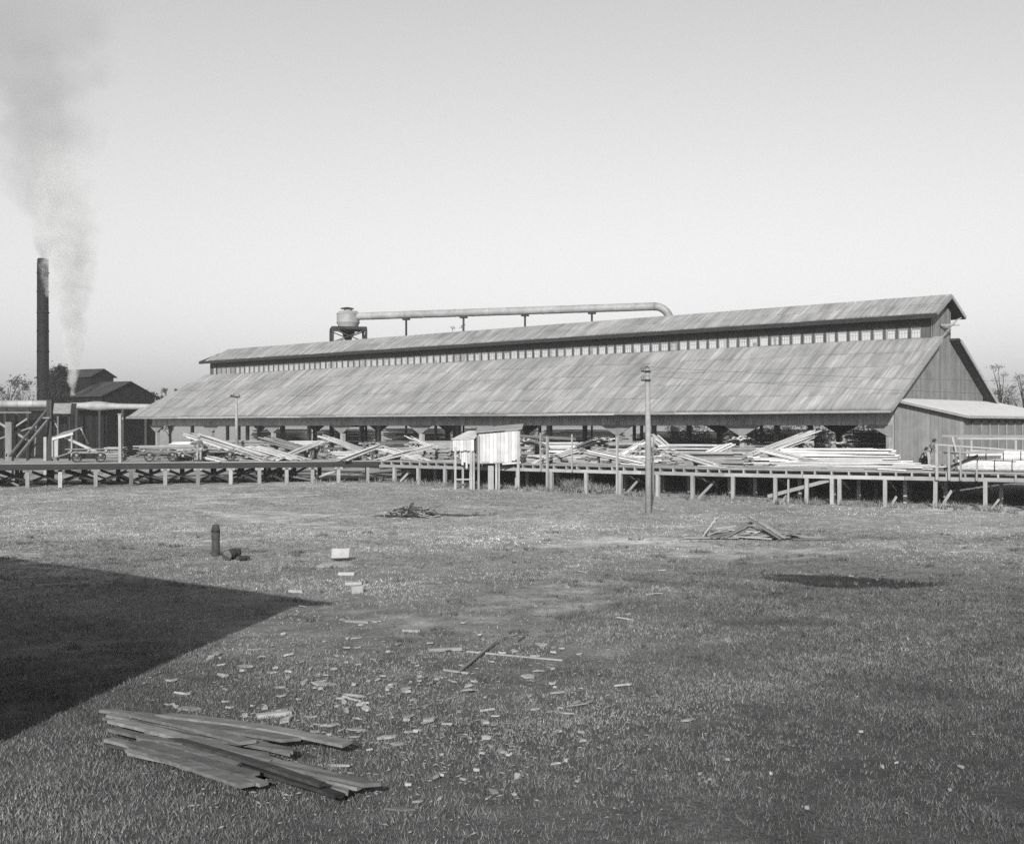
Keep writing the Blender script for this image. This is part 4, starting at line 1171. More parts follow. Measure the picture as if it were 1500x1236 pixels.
# ------------------------------------------------------------------ people
def skin_mesh(name, pts, edges, rad, mat, parent, sub=1):
    base = WL[parent.name]
    me = bpy.data.meshes.new(name)
    me.from_pydata([tuple(Vector(p) - base) for p in pts], edges, [])
    me.materials.append(MATS[mat])
    o = bpy.data.objects.new(name, me); COL.objects.link(o); o.parent = parent
    sk = o.modifiers.new('skin', 'SKIN'); sk.use_smooth_shade = True
    if not me.skin_vertices: me.attributes  # layer is made with the modifier
    for i, r in enumerate(rad):
        sv = me.skin_vertices[0].data[i]; sv.radius = (r, r) if not isinstance(r, tuple) else r; sv.use_root = (i == 0)
    if sub: s2 = o.modifiers.new('subdivision', 'SUBSURF'); s2.levels = sub; s2.render_levels = sub
    reg(o, base)
    return o
def person(label, loc, rz, J, shirt, trousers, hat):
    """J: joint positions, x forward, y left, z up, in metres"""
    o = thing('person', label, 'person', loc)
    c, s = math.cos(rz), math.sin(rz)
    T = lambda p: Vector(loc) + V(c * p[0] - s * p[1], s * p[0] + c * p[1], p[2])
    nm = list(J); idx = {k: i for i, k in enumerate(nm)}
    pts = [T(J[k]) for k in nm]
    rd = dict(pelvis=.14, waist=.13, chest=.16, neck=.055, jaw=.07, head=.095, crown=.075, shl=.075, shr=.075, ell=.045, elr=.045, hal=.032, har=.032, hipl=.095, hipr=.095, knl=.06, knr=.06, anl=.042, anr=.042, tol=.035, tor=.035)
    ed = [('pelvis', 'waist'), ('waist', 'chest'), ('chest', 'neck'), ('neck', 'jaw'), ('jaw', 'head'), ('head', 'crown'), ('chest', 'shl'), ('shl', 'ell'), ('ell', 'hal'), ('chest', 'shr'), ('shr', 'elr'), ('elr', 'har'), ('pelvis', 'hipl'), ('hipl', 'knl'), ('knl', 'anl'), ('anl', 'tol'), ('pelvis', 'hipr'), ('hipr', 'knr'), ('knr', 'anr'), ('anr', 'tor')]
    rad = [rd[k] for k in nm]; edges = [(idx[a], idx[b]) for a, b in ed]
    for h, el in (('hal', 'ell'), ('har', 'elr')):                   # palms and five fingers
        hd = (T(J[h]) - T(J[el])).normalized(); sd = hd.cross(UP if abs(hd.z) < .8 else V(c, s, 0)).normalized()
        pi = len(pts); pts.append(T(J[h]) + hd * .07); rad.append(.03); edges.append((idx[h], pi))
        for f, (off, ln) in enumerate(((-.03, .07), (-.01, .085), (.01, .08), (.03, .06))):
            k0 = len(pts); pts.append(T(J[h]) + hd * (.1 + ln * .5) + sd * off); rad.append(.009); edges.append((pi, k0))
            pts.append(T(J[h]) + hd * (.1 + ln) + sd * off - UP * .012); rad.append(.007); edges.append((k0, k0 + 1))
        k0 = len(pts); pts.append(T(J[h]) + hd * .07 - sd * .06); rad.append(.01); edges.append((pi, k0))
    fwd = V(c, s, 0)
    k0 = len(pts); pts.append(T(J['head']) + fwd * .115 - UP * .01); rad.append(.016); edges.append((idx['head'], k0))   # nose
    skin_mesh('body', pts, edges, rad, 'skin', o)
    def cloth(name, keys, eds, grow, mat):
        ii = {k: i for i, k in enumerate(keys)}
        skin_mesh(name, [T(J[k]) for k in keys], [(ii[a], ii[b]) for a, b in eds], [rd[k] * grow + .012 for k in keys], mat, o)
    cloth('shirt', ['waist', 'chest', 'shl', 'ell', 'hal', 'shr', 'elr', 'har', 'pelvis'], [('waist', 'chest'), ('chest', 'shl'), ('shl', 'ell'), ('ell', 'hal'), ('chest', 'shr'), ('shr', 'elr'), ('elr', 'har'), ('waist', 'pelvis')], 1.1, shirt)
    cloth('trousers', ['pelvis', 'hipl', 'knl', 'anl', 'hipr', 'knr', 'anr'], [('pelvis', 'hipl'), ('hipl', 'knl'), ('knl', 'anl'), ('pelvis', 'hipr'), ('hipr', 'knr'), ('knr', 'anr')], 1.18, trousers)
    hc = T(J['head'])
    m = MB(); m.lathe(hc + UP * .05, [(.17, .0), (.172, .012), (.11, .02), (.105, .09), (.07, .125), (.02, .13)], 16); m.build('hat', hat, o, smooth=True)
    m = MB(); m.lathe(hc - fwd * .025, [(.06, -.07), (.098, -.04), (.104, .02), (.1, .06)], 12); m.build('hair', 'dark_cloth', o, smooth=True)
    for q in (-1, 1):
        m = MB(); m.lathe(hc + V(-s, c, 0) * (.098 * q) + UP * -.03, [(.006, -.03), (.018, -.01), (.018, .015), (.006, .03)], 6); m.build('ear', 'skin', o)
        m = MB(); m.lathe(hc + fwd * .088 + V(-s, c, 0) * (.034 * q) + UP * .01, [(.003, -.01), (.011, 0), (.003, .01)], 6); m.build('eye', 'dark_cloth', o)
    m = MB(); m.beam(hc + fwd * .09 + V(-s, c, 0) * .025 - UP * .06, hc + fwd * .09 - V(-s, c, 0) * .025 - UP * .06, .012, .012); m.build('mouth', 'dark_cloth', o)
    for k, a in (('tol', 'anl'), ('tor', 'anr')):
        skin_mesh('boot', [T(J[a]) + UP * .06, T(J[a]) - UP * .02, T(J[k]) + fwd * .03], [(0, 1), (1, 2)], [.055, .055, .045], 'dark_cloth', o)
STAND = dict(pelvis=(0, 0, .92), waist=(.01, 0, 1.08), chest=(.02, 0, 1.32), neck=(.03, 0, 1.46), jaw=(.05, 0, 1.53), head=(.05, 0, 1.61), crown=(.04, 0, 1.67), shl=(.02, .19, 1.38), ell=(.0, .27, 1.1), hal=(.12, .26, .88), shr=(.02, -.19, 1.38), elr=(-.02, -.27, 1.1), har=(.1, -.25, .87), hipl=(0, .1, .86), knl=(.04, .12, .49), anl=(-.02, .13, .09), tol=(.13, .15, .05), hipr=(0, -.1, .86), knr=(.06, -.11, .49), anr=(.05, -.12, .09), tor=(.2, -.13, .05))
LEAN = dict(STAND); LEAN.update(waist=(.08, 0, 1.06), chest=(.2, 0, 1.25), neck=(.27, 0, 1.37), jaw=(.32, 0, 1.43), head=(.34, 0, 1.5), crown=(.34, 0, 1.57), shl=(.2, .19, 1.3), ell=(.42, .22, 1.08), hal=(.55, .18, .95), shr=(.2, -.19, 1.3), elr=(.36, -.24, 1.05), har=(.5, -.18, .9))
CROUCH = dict(pelvis=(-.05, 0, .36), waist=(0, 0, .5), chest=(.12, 0, .72), neck=(.18, 0, .86), jaw=(.22, 0, .92), head=(.24, 0, 1.0), crown=(.23, 0, 1.07), shl=(.12, .19, .78), ell=(.28, .26, .55), hal=(.45, .2, .42), shr=(.12, -.19, .78), elr=(.28, -.26, .55), har=(.45, -.2, .42), hipl=(-.03, .11, .33), knl=(.36, .16, .5), anl=(.2, .14, .09), tol=(.38, .16, .05), hipr=(-.03, -.11, .33), knr=(.36, -.16, .46), anr=(.15, -.14, .09), tor=(.33, -.16, .05))
e, d = on_edge(292, SEG_L); n = inward(d)
person('worker in light trousers and hat standing on the trestle between lumber carts', at(e + n * .9, DECK), R(-60), STAND, 'mid_cloth', 'light_cloth', 'light_cloth')
person('person in dark coat crouching on the dock against the annex wall', dp(1351, 683.5), R(-20), CROUCH, 'dark_cloth', 'dark_cloth', 'dark_cloth')
person('worker in cap and light trousers bending forward beside the crouching person', dp(1360, 684.5), R(-35), LEAN, 'mid_cloth', 'light_cloth', 'dark_cloth')

# ------------------------------------------------------------------ things lying in the yard
def log(name, label, cat, a, b, r0, r1, mat, endmat=None):
    o = thing(name, label, cat, at((a + b) / 2, min(a.z, b.z)))
    m = MB(); n = 7
    pts = [a.lerp(b, i / n) + jit(.015) for i in range(n + 1)]
    m.tube(pts, [r0 + (r1 - r0) * i / n + random.uniform(-.012, .012) for i in range(n + 1)], 12); m.build('trunk', mat, o)
    if endmat:
        m = MB(); dd = (a - b).normalized(); m.tube([a, a + dd * .02], [r0 * .86, r0 * .8], 12); m.build('cut_end', endmat, o)
    return o
def make_yard():
    b = gp(316, 815)
    o = thing('mooring_post', 'short dark round post standing in the grass at left', 'post', b)
    m = MB(); m.lathe(b, [(.15, -.3), (.145, .2), (.14, .98), (.12, 1.08), (.05, 1.12)], 14); m.build('shaft', 'bark', o)
    m = MB(); m.lathe(b, [(.15, .84), (.155, .85), (.155, .9), (.15, .91)], 14); m.build('iron_band', 'iron', o)
    c = gp(337, 820)
    log('stump_log', 'short dark log with a pale split end beside the round post', 'log', c + V(-.06, -.15, .17), c + V(.16, .4, .2), .19, .15, 'bark', 'weathered_grey')
    c = gp(352, 821)
    log('small_log', 'small dark billet next to the split log', 'log', c + V(-.05, -.15, .09), c + V(.25, .2, .08), .085, .07, 'bark', 'weathered_grey')
    # stone blocks
    def block(label, x, y, sx, sy, sz, rz, tilt=0, zoff=0):
        b = gp(x, y); m = MB()
        vs = []
        for (a, q, r) in CUBE:
            v = V(a * sx, q * sy, (r + .5) * sz) + jit(.09 * sz)
            v = Matrix.Rotation(rz, 3, 'Z') @ (Matrix.Rotation(tilt, 3, 'X') @ v)
            vs.append(b + v + UP * (zoff - .02))
        m.add(vs, CUBEF); o = m.build('stone_block', 'pale_stone', None, loc=b); props(o, label, 'block')
        bv = o.modifiers.new('bevel', 'BEVEL'); bv.width = .02; bv.segments = 1
    block('large pale squared block tilted on a sandy mound in the grass', 499, 822, .62, .34, .36, .12, R(-12), .1)
    block('pale brick sized block in the grass with a dark left side', 523, 868, .32, .3, .22, .25)
    block('flat pale block just behind the brick sized block', 518, 856, .48, .3, .1, .1)
    block('low pale twin lump between the large and brick sized blocks', 508, 842, .5, .25, .1, -.05)
    b = gp(492, 828); m = MB()
    for k in range(1): m.lathe(b, [(.75, -.05), (.6, .03), (.35, .1), (.1, .13)], 14)
    props(m.build('sand_mound', 'sandy_earth', None, loc=b, smooth=True), 'low sandy mound under the large pale block', 'mound')
    # crossed sticks
    def stick(label, x0, y0, x1, y1, w, mat, z0=.03, z1=.03):
        a, b = gp(x0, y0), gp(x1, y1)
        o = piece('stick', a + UP * z0, b + UP * z1, w, w * .6, mat); props(o, label, 'stick')
    stick('dark stick lying across the long pale lath in the grass', 672, 988, 728, 944, .05, 'old_wood', .05, .1)
    stick('long thin pale lath under the dark crossing stick', 684, 956, 824, 969, .05, 'post_wood')
    stick('short grey lath at the near end of the dark stick', 650, 983, 686, 988, .05, 'grey_lumber')
    stick('thin grey stick right of the crossing sticks, pointing away', 757, 941, 772, 931, .05, 'old_wood')
    stick('pale flat board lying left of the crossing sticks', 628, 954, 676, 952, .1, 'grey_lumber')
    stick('long pale slat in the grass left of the wood chips', 376, 1052, 426, 1047, .12, 'post_wood')
    stick('single pale board scrap above the shadow point', 424, 867, 444, 868, .14, 'post_wood')
    stick('pale slat in the grass right of the shadow point', 506, 911, 540, 913, .08, 'post_wood')
    stick('pale slat lying right of the first slat near the shadow point', 590, 925, 616, 926, .08, 'post_wood')
    # brush heap
    b = gp(604, 757)
    o = thing('brush_heap', 'heap of dead branches and twigs in the middle of the yard', 'brush heap', b)
    for nm, cnt, r0, mt in (('branches', 22, .05, 'bark'), ('twigs', 80, .022, 'bark'), ('pale_twigs', 90, .026, 'grey_lumber')):
        m = MB()
        for i in range(cnt):
            def dome(k):
                a = random.uniform(0, 2 * math.pi); r = random.random() ** .6
                return b + V(1.5 * r * math.cos(a), .8 * r * math.sin(a), .03 + k * .72 * (1 - r) ** .8)
            p0 = dome(random.uniform(.3, 1)); p1 = dome(random.uniform(.2, 1))
            if nm != 'branches': p1 = p0 + (p1 - p0).normalized() * random.uniform(.25, .9)
            if random.random() < .25: p1.z += random.uniform(.05, .3)
            p = [p0.lerp(p1, q / 4) + jit(.05) for q in range(5)]
            for z_ in p: z_.z = max(z_.z, gz(z_.x, z_.y) + .02)
            m.tube(p, [r0, r0 * .9, r0 * .75, r0 * .6, r0 * .4], 5)
        m.build(nm, mt, o)
    m = MB()
    p = [b + V(-1.9, .2, .03), b + V(-1.2, .1, .1), b + V(-.4, 0, .15)]; m.tube(p, [.02, .04, .06], 6)
    p = [b + V(.4, -.2, .2), b + V(1.6, -.1, .12), b + V(2.8, .1, .06), b + V(4.2, .3, .05)]; m.tube(p, [.07, .06, .04, .02], 6)
    for c in ((1.5, .5), (3.0, .4), (3.9, .6)):
        for q in range(5): m.tube([b + V(c[0], c[1], .03), b + V(c[0] + random.uniform(-.35, .35), c[1] + random.uniform(-.2, .2), random.uniform(.1, .28))], [.02, .01], 4)
    m.build('fallen_limb', 'bark', o)
    # broken plank heap
    b = gp(1090, 790)
    o = thing('plank_heap', 'collapsed heap of grey broken planks in the right of the yard', 'plank heap', b)
    def bd(x0, y0, z0, x1, y1, z1, w=.2, mt='grey_lumber'):
        piece('plank', b + V(x0 * 1.25, y0 * 1.2, z0 * 1.4), b + V(x1 * 1.25, y1 * 1.2, z1 * 1.4), w * 1.15, .045, mt, o)
    for q in ((-1.3, .2, .05, -.85, .1, .62), (-1.2, .5, .52, .15, .6, .48), (-.7, -.2, .05, .35, .2, .5), (-1.1, .7, .05, .5, .9, .35), (.1, -.1, .62, 1.05, -.6, .06, .26), (.55, .2, .5, 1.25, -.35, .06, .22), (-1.9, .1, .05, -.2, -.15, .06), (.2, .3, .3, 1.4, -.3, .08), (.9, .4, .25, 1.8, .3, .18), (1.0, -.1, .22, 2.0, -.25, .1), (1.2, .5, .05, 2.6, .1, .05), (-.5, .1, .1, .8, -.4, .05), (-.4, .5, .25, .6, .1, .2), (-.9, .2, .3, -.2, .6, .35), (1.4, -.5, .05, 2.9, -.3, .05), (-.2, .9, .1, 1.4, .8, .12)):
        bd(*q, **({'mt': random.choice(('grey_lumber', 'old_wood'))} if True else {}))
    for i in range(30):
        a = random.uniform(-.9, .9); x = random.uniform(-1.2, 1.4)
        bd(x, random.uniform(-.3, .6), .08, x + .8 * math.cos(a), random.uniform(-.3, .6), random.uniform(.1, .35), random.uniform(.08, .16), random.choice(('grey_lumber', 'old_wood', 'old_wood')))
    # weathered boards at the lower left
    o = thing('board_pile', 'weathered grey boards piled in the grass at the lower left', 'board pile', gp(300, 1090))
    dirv = (gp(500, 1112) - gp(150, 1040)).normalized()
    for i in range(36):
        f = random.random()
        x0 = 150 + 150 * f; y0 = 1046 + 30 * f + random.uniform(0, 60)
        a = gp(x0, y0); dv = Matrix.Rotation(random.uniform(-.16, .16), 3, 'Z') @ dirv; dv.z = 0
        a = at(a, gz(a.x, a.y) + .03 + .005 * i)
        ln = random.uniform(1.6, 3.4); wd = random.uniform(.12, .24); sd = V(-dv.y, dv.x, 0); m = MB(); vs = []; nseg = 7
        bow = random.uniform(-.015, .03); sw = random.uniform(-.03, .03); tw = random.uniform(-.1, .1)
        for q in range(nseg + 1):
            f = q / nseg; c = a + dv * ln * f + UP * (bow * math.sin(math.pi * f) + random.uniform(-.004, .004)) + sd * sw * math.sin(math.pi * f)
            u = (sd + UP * (tw * f + random.uniform(-.03, .03))).normalized(); w2 = wd * random.uniform(.9, 1.04) * .5
            e = dv * (random.uniform(-.09, .09) if q in (0, nseg) else 0)
            vs += [c - u * w2 + e, c + u * w2 - e, c + u * w2 - e + UP * .045, c - u * w2 + e + UP * .045]
        fs = [(4 * q + r_, 4 * q + (r_ + 1) % 4, 4 * q + 4 + (r_ + 1) % 4, 4 * q + 4 + r_) for q in range(nseg) for r_ in range(4)] + [(3, 2, 1, 0), (4 * nseg, 4 * nseg + 1, 4 * nseg + 2, 4 * nseg + 3)]
        m.add(vs, fs); m.build('board', random.choice(('old_wood', 'old_wood', 'weathered_grey', 'dark_wood')), o)
    # scraps: every one its own piece
    n = 0
    pts = []
    while n < 225:
        x = random.triangular(160, 1000, 420); y = random.triangular(880, 1200, 1030)
        if x < 430 and y < 1032 - (x - 150) * .5 + 10: continue
        if 140 < x < 480 and y > 1038 + (x - 150) * .18: continue
        pts.append((x, y, random.choice((1, 1, 1, 1.6)))); n += 1
    for i in range(34): pts.append((random.uniform(700, 1460), random.uniform(800, 1190), .8))
    for i in range(34): pts.append((random.uniform(330, 1450), random.uniform(725, 880), 1.3))
    shapes = []
    for k in range(15):                                              # splinters, chips and curls of bark, none of them square
        kk = random.Random(k); m = MB(); n = kk.choice((4, 4, 5, 5, 6))
        ring = [(math.cos(2 * math.pi * i / n + kk.uniform(-.3, .3)) * kk.uniform(.25, .8), math.sin(2 * math.pi * i / n + kk.uniform(-.3, .3)) * kk.uniform(.15, .8)) for i in range(n)]
        bend = kk.uniform(-.6, 1.2)
        vs = [(x_, y_, bend * x_ * x_ + kk.uniform(0, .3)) for x_, y_ in ring]
        vs += [(x_ * .9, y_ * .9, z_ + .7) for x_, y_, z_ in vs]
        me = bpy.data.meshes.new('wood_scrap')
        me.from_pydata(vs, [], [tuple(range(n - 1, -1, -1)), tuple(range(n, 2 * n))] + [(i, (i + 1) % n, n + (i + 1) % n, n + i) for i in range(n)])
        me.materials.append(MATS[('post_wood', 'post_wood', 'grey_lumber', 'old_wood', 'post_wood')[k % 5]])
        shapes.append(me)
    for x, y, s in pts:
        b = gp(x, y); o = bpy.data.objects.new('wood_scrap', random.choice(shapes)); COL.objects.link(o)
        o.location = b + UP * .012
        q = min(2.0, random.lognormvariate(-.3, .5))
        o.scale = (.17 * s * q, random.uniform(.03, .10) * s * q ** .5, random.uniform(.025, .05))
        if random.random() < .6: g_ = random.uniform(.05, .13) * s; o.scale = (g_ * random.uniform(.8, 1.4), g_, random.uniform(.03, .06))
        o.rotation_euler = (random.uniform(-.3, .3), random.uniform(-.2, .2), random.gauss(0, .6))
        if y > 890 and x < 990: props(o, 'small pale wood scrap scattered in the foreground grass', 'wood scrap', 'wood scraps in the foreground grass')
        elif y > 890: props(o, 'tiny pale chip lying alone in the grass at right', 'wood scrap', 'chips in the grass at right')
        else: props(o, 'tiny pale chip in the middle of the yard', 'wood scrap', 'chips in the middle of the yard')
make_yard()
def make_chips():                                # sawdust-sized chips nobody could count
    m = MB()
    for i in range(1500):
        x = random.triangular(150, 1050, 470); y = random.triangular(880, 1236, 1050)
        if random.random() < .1: x = random.uniform(320, 1470); y = 722 + 480 * random.random() ** 1.6
        b = gp(x, y); a = random.uniform(0, 6.28); l = random.uniform(.015, .055); w = random.uniform(.008, .025)
        u = V(math.cos(a), math.sin(a), random.uniform(-.3, .3)); v = V(-math.sin(a), math.cos(a), random.uniform(-.3, .3)); b = b + UP * .025
        m.add([b - u * l, b + v * w, b + u * l, b - v * w, b + UP * .015], [(0, 1, 4), (1, 2, 4), (2, 3, 4), (3, 0, 4), (3, 2, 1, 0)], random.random())
    props(m.build('wood_chips', 'wall_board_wood', None), 'fine pale wood chips strewn through the grass', 'wood chips', kind='stuff')
make_chips()

# ------------------------------------------------------------------ grass and weeds
def blades(name, label, cat, centers, hmin, hmax, wid, per, mat, spread, tone):
    n = len(centers); c = np.repeat(centers, per, axis=0)
    m = len(c)
    c = c + np.column_stack([rng.normal(0, spread, m), rng.normal(0, spread, m), np.zeros(m)])
    d = np.hypot(c[:, 0], c[:, 1])
    h = rng.uniform(hmin, hmax, m); a = rng.uniform(0, 2 * np.pi, m); ln = rng.uniform(.2, .9, m)
    w = wid * rng.uniform(.6, 1.3, m) * np.clip(d / 22, .7, 2.6)
    la = rng.uniform(0, 2 * np.pi, m)
    v0 = c + np.column_stack([np.cos(a) * w, np.sin(a) * w, np.zeros(m) - .01])
    v1 = c - np.column_stack([np.cos(a) * w, np.sin(a) * w, np.zeros(m) + .01])
    v2 = c + np.column_stack([np.cos(la) * h * ln, np.sin(la) * h * ln, h])
    v = np.stack([v0, v1, v2], 1).reshape(-1, 3)
    me = bpy.data.meshes.new(name)
    me.vertices.add(3 * m); me.vertices.foreach_set('co', v.ravel())
    me.loops.add(3 * m); me.loops.foreach_set('vertex_index', np.arange(3 * m))
    me.polygons.add(m); me.polygons.foreach_set('loop_start', np.arange(m) * 3); me.polygons.foreach_set('loop_total', np.full(m, 3))
    at_ = me.attributes.new('tone', 'FLOAT', 'FACE')
    t = np.repeat(tone * rng.uniform(.5, 1.45, n), per) * rng.uniform(.65, 1.35, m)
    at_.data.foreach_set('value', t.astype(np.float32))
    me.update(); me.validate()
    me.materials.append(MATS[mat])
    o = bpy.data.objects.new(name, me); COL.objects.link(o)
    props(o, label, cat, kind='stuff')
gzv = np.vectorize(gz)
def make_grass():
    cs = []
    for y0, y1, dens in ((9.5, 16, 420), (16, 24, 270), (24, 36, 135), (36, 55, 52), (55, 86, 18)):
        area_n = int(dens * (y1 - y0) * (.9 * (y0 + y1) / 2 + 8))
        Y = rng.uniform(y0, y1, area_n); X = rng.uniform(-1, 1, area_n) * (.45 * Y + 4)
        cs.append(np.column_stack([X, Y]))
    c = np.concatenate(cs)
    keep = rng.random(len(c)) < np.clip(.8 + .5 * vnoise(c[:, 0], c[:, 1]) - 1.1 * bareness(c[:, 0], c[:, 1]), .07, 1)
    c = c[keep]
    z = gzv(c[:, 0], c[:, 1])
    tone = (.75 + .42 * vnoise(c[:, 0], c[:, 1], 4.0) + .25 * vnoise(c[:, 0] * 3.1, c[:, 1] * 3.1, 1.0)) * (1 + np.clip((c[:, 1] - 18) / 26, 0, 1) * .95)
    rt = np.clip((c[:, 0] - 1.5) / 9, 0, 1) * np.clip((50 - c[:, 1]) / 18, 0, 1)
    tone = tone * (1 - .33 * rt)
    # blades darkened in a ragged oval at right
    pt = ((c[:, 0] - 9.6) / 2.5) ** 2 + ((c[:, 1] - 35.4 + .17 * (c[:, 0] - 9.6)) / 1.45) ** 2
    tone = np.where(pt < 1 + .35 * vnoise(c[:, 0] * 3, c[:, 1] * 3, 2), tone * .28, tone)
    pt = ((c[:, 0] - 6.2) / 1.5) ** 2 + ((c[:, 1] - 28.0) / .6) ** 2
    tone = np.where(pt < 1 + .8 * vnoise(c[:, 0] * 4, c[:, 1] * 4, 7), tone * .55, tone)
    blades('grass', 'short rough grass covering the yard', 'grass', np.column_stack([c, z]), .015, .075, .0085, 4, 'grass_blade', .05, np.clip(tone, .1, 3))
    # rank darker clumps in the yard
    cl = []
    for i in range(150):
        x = random.gauss(8.5, 4.5); y = random.gauss(29, 6)
        if y < 12: continue
        for q in range(random.randint(4, 14)): cl.append((x + random.gauss(0, .22), y + random.gauss(0, .16)))
    for i in range(160):
        y = random.uniform(14, 52); x = random.uniform(-.42, .42) * y
        for q in range(random.randint(3, 9)): cl.append((x + random.gauss(0, .16), y + random.gauss(0, .12)))
    cl = np.array(cl)
    blades('rank_grass', 'taller dark clumps of rank grass dotted over the yard', 'grass', np.column_stack([cl, gzv(cl[:, 0], cl[:, 1])]), .05, .16, .008, 6, 'grass_blade', .05, rng.uniform(.35, 1.0, len(cl)))
    # weeds along the dock
    w = []
    for i in range(260):
        x = random.uniform(460, 1490)
        p, d = on_edge(x, SEG_R + SEG_L) if on_edge(x, SEG_R + SEG_L) else (None, None)
        if p is None: continue
        q = p + inward(d) * random.uniform(-.9, .7)
        w.append((q.x, q.y, gz(q.x, q.y)))
    for i in range(170):
        x = random.gauss(836, 9); p, d = on_edge(x, SEG_R); q = p + inward(d) * random.uniform(.2, 1.2); w.append((q.x, q.y, gz(q.x, q.y) + random.uniform(0, .5)))
    for i in range(60):
        x = random.gauss(872, 8); p, d = on_edge(x, SEG_R); q = p + inward(d) * random.uniform(.0, .9); w.append((q.x, q.y, gz(q.x, q.y) + random.uniform(0, .3)))
    w = np.array(w)
    blades('weeds', 'tufts of taller weeds along the foot of the dock posts', 'weeds', w, .15, .5, .012, 7, 'weed_leaf', .09, np.ones(len(w)))
make_grass()
# ------------------------------------------------------------------ trees
def tree(label, base, height, crown_r, nclump, per, seed, leaf=.5, group='trees behind the yard', crown_from=.35, tone=1.0):
    rr = random.Random(seed)
    o = thing('tree', label, 'tree', base, group)
    m = MB(); top = base + UP * height * .8
    m.tube([base - UP * .3, base.lerp(top, .4) + V(rr.uniform(-.3, .3), 0, 0), top], [height * .028, height * .02, height * .006], 8)
    m.build('trunk', 'bark', o)
    lb = MB(); lf = MB()
    for i in range(nclump):
        h = rr.uniform(crown_from, 1.0); a = rr.uniform(0, 2 * math.pi)
        rad = crown_r * (1 - abs((h - .62) / .5) ** 2 * .7) * rr.uniform(.35, 1.05)
        c = base + V(math.cos(a) * rad, math.sin(a) * rad, height * h)
        s = base + UP * height * max(.2, h - .25) * .85
        lb.tube([s, s.lerp(c, .5) + V(0, 0, .2), c], [height * .009, height * .006, .02], 5)
        cr = crown_r * rr.uniform(.16, .36); tn = tone * rr.uniform(.6, 1.5)
        for k in range(per):
            q = c + V(rr.gauss(0, cr * .6), rr.gauss(0, cr * .6), rr.gauss(0, cr * .42))
            u = V(rr.uniform(-1, 1), rr.uniform(-1, 1), rr.uniform(-1, 1)).normalized(); v = u.cross(V(rr.uniform(-1, 1), rr.uniform(-1, 1), rr.uniform(-1, 1))).normalized()
            l = leaf * rr.uniform(.5, 1.2)
            lf.add([q - u * l * .5, q + v * l * .28, q + u * l * .5, q - v * l * .28], [(0, 1, 2, 3)], tn * rr.uniform(.7, 1.3))
    lb.build('branches', 'bark', o)
    lf.build('crown', 'leaf', o)
def gt(x, Y): return V((x - CX) / F * Y, Y, .6)
zt = lambda y, Y: EYE - (y - CY) / F * Y - .6
tree('loose leafy tree rising behind the annex roof at the right edge', gt(1466, 150), zt(537, 150), 1.9, 24, 60, 1, .26, tone=2.4)
tree('tree at the extreme right, partly beyond the picture edge', gt(1500, 158), zt(548, 158), 2.4, 30, 60, 2, .28, tone=2.4)
tree('low rounded tree just right of the rear eave', gt(1452, 165), zt(570, 165), 2.4, 24, 60, 3, .28, tone=2.4)
tree('dense dark tree standing between the smokestack and the steam', gt(87, 172), zt(535, 172), 2.3, 70, 90, 31, .38, crown_from=.3, tone=.3)
tree('lower dark tree at the foot of the smokestack by the steam', gt(96, 170), zt(556, 170), 2.0, 50, 80, 32, .36, crown_from=.2, tone=.3)
tree('tree with bare arching branches at the far left edge', gt(12, 215), zt(546, 215), 3.4, 16, 45, 4, .5)
tree('low dark tree left of the smokestack', gt(30, 230), zt(562, 230), 3.6, 20, 60, 5, .5)
tree('small tree against the right side of the dark mill', gt(214, 200), zt(563, 200), 1.8, 16, 50, 6, .42)
tree('dark round bush right of the dark mill gable', gt(226, 190), zt(573, 190), 1.6, 18, 50, 7, .42)
tree('small tree peeping over the far end of the shed roof', gt(250, 210), zt(570, 210), 2.2, 20, 50, 8, .42)
tree('small bare topped tree peeping over the ridge near the pipe posts', gt(672, 170), zt(478, 170), 2.0, 12, 16, 9, .3, crown_from=.75)
for i, (x, Y, y) in enumerate(((1010, 190, 606), (1075, 185, 600), (1140, 180, 598), (1205, 185, 602), (1265, 180, 600), (1320, 175, 596))):
    tree('tree seen through the open shed, %s from the annex side' % ('sixth', 'fifth', 'fourth', 'third', 'second', 'first')[i], gt(x, Y), zt(y, Y), 3.4, 40, 110, 20 + i, .6, 'trees seen through the shed', .12, tone=2.8)

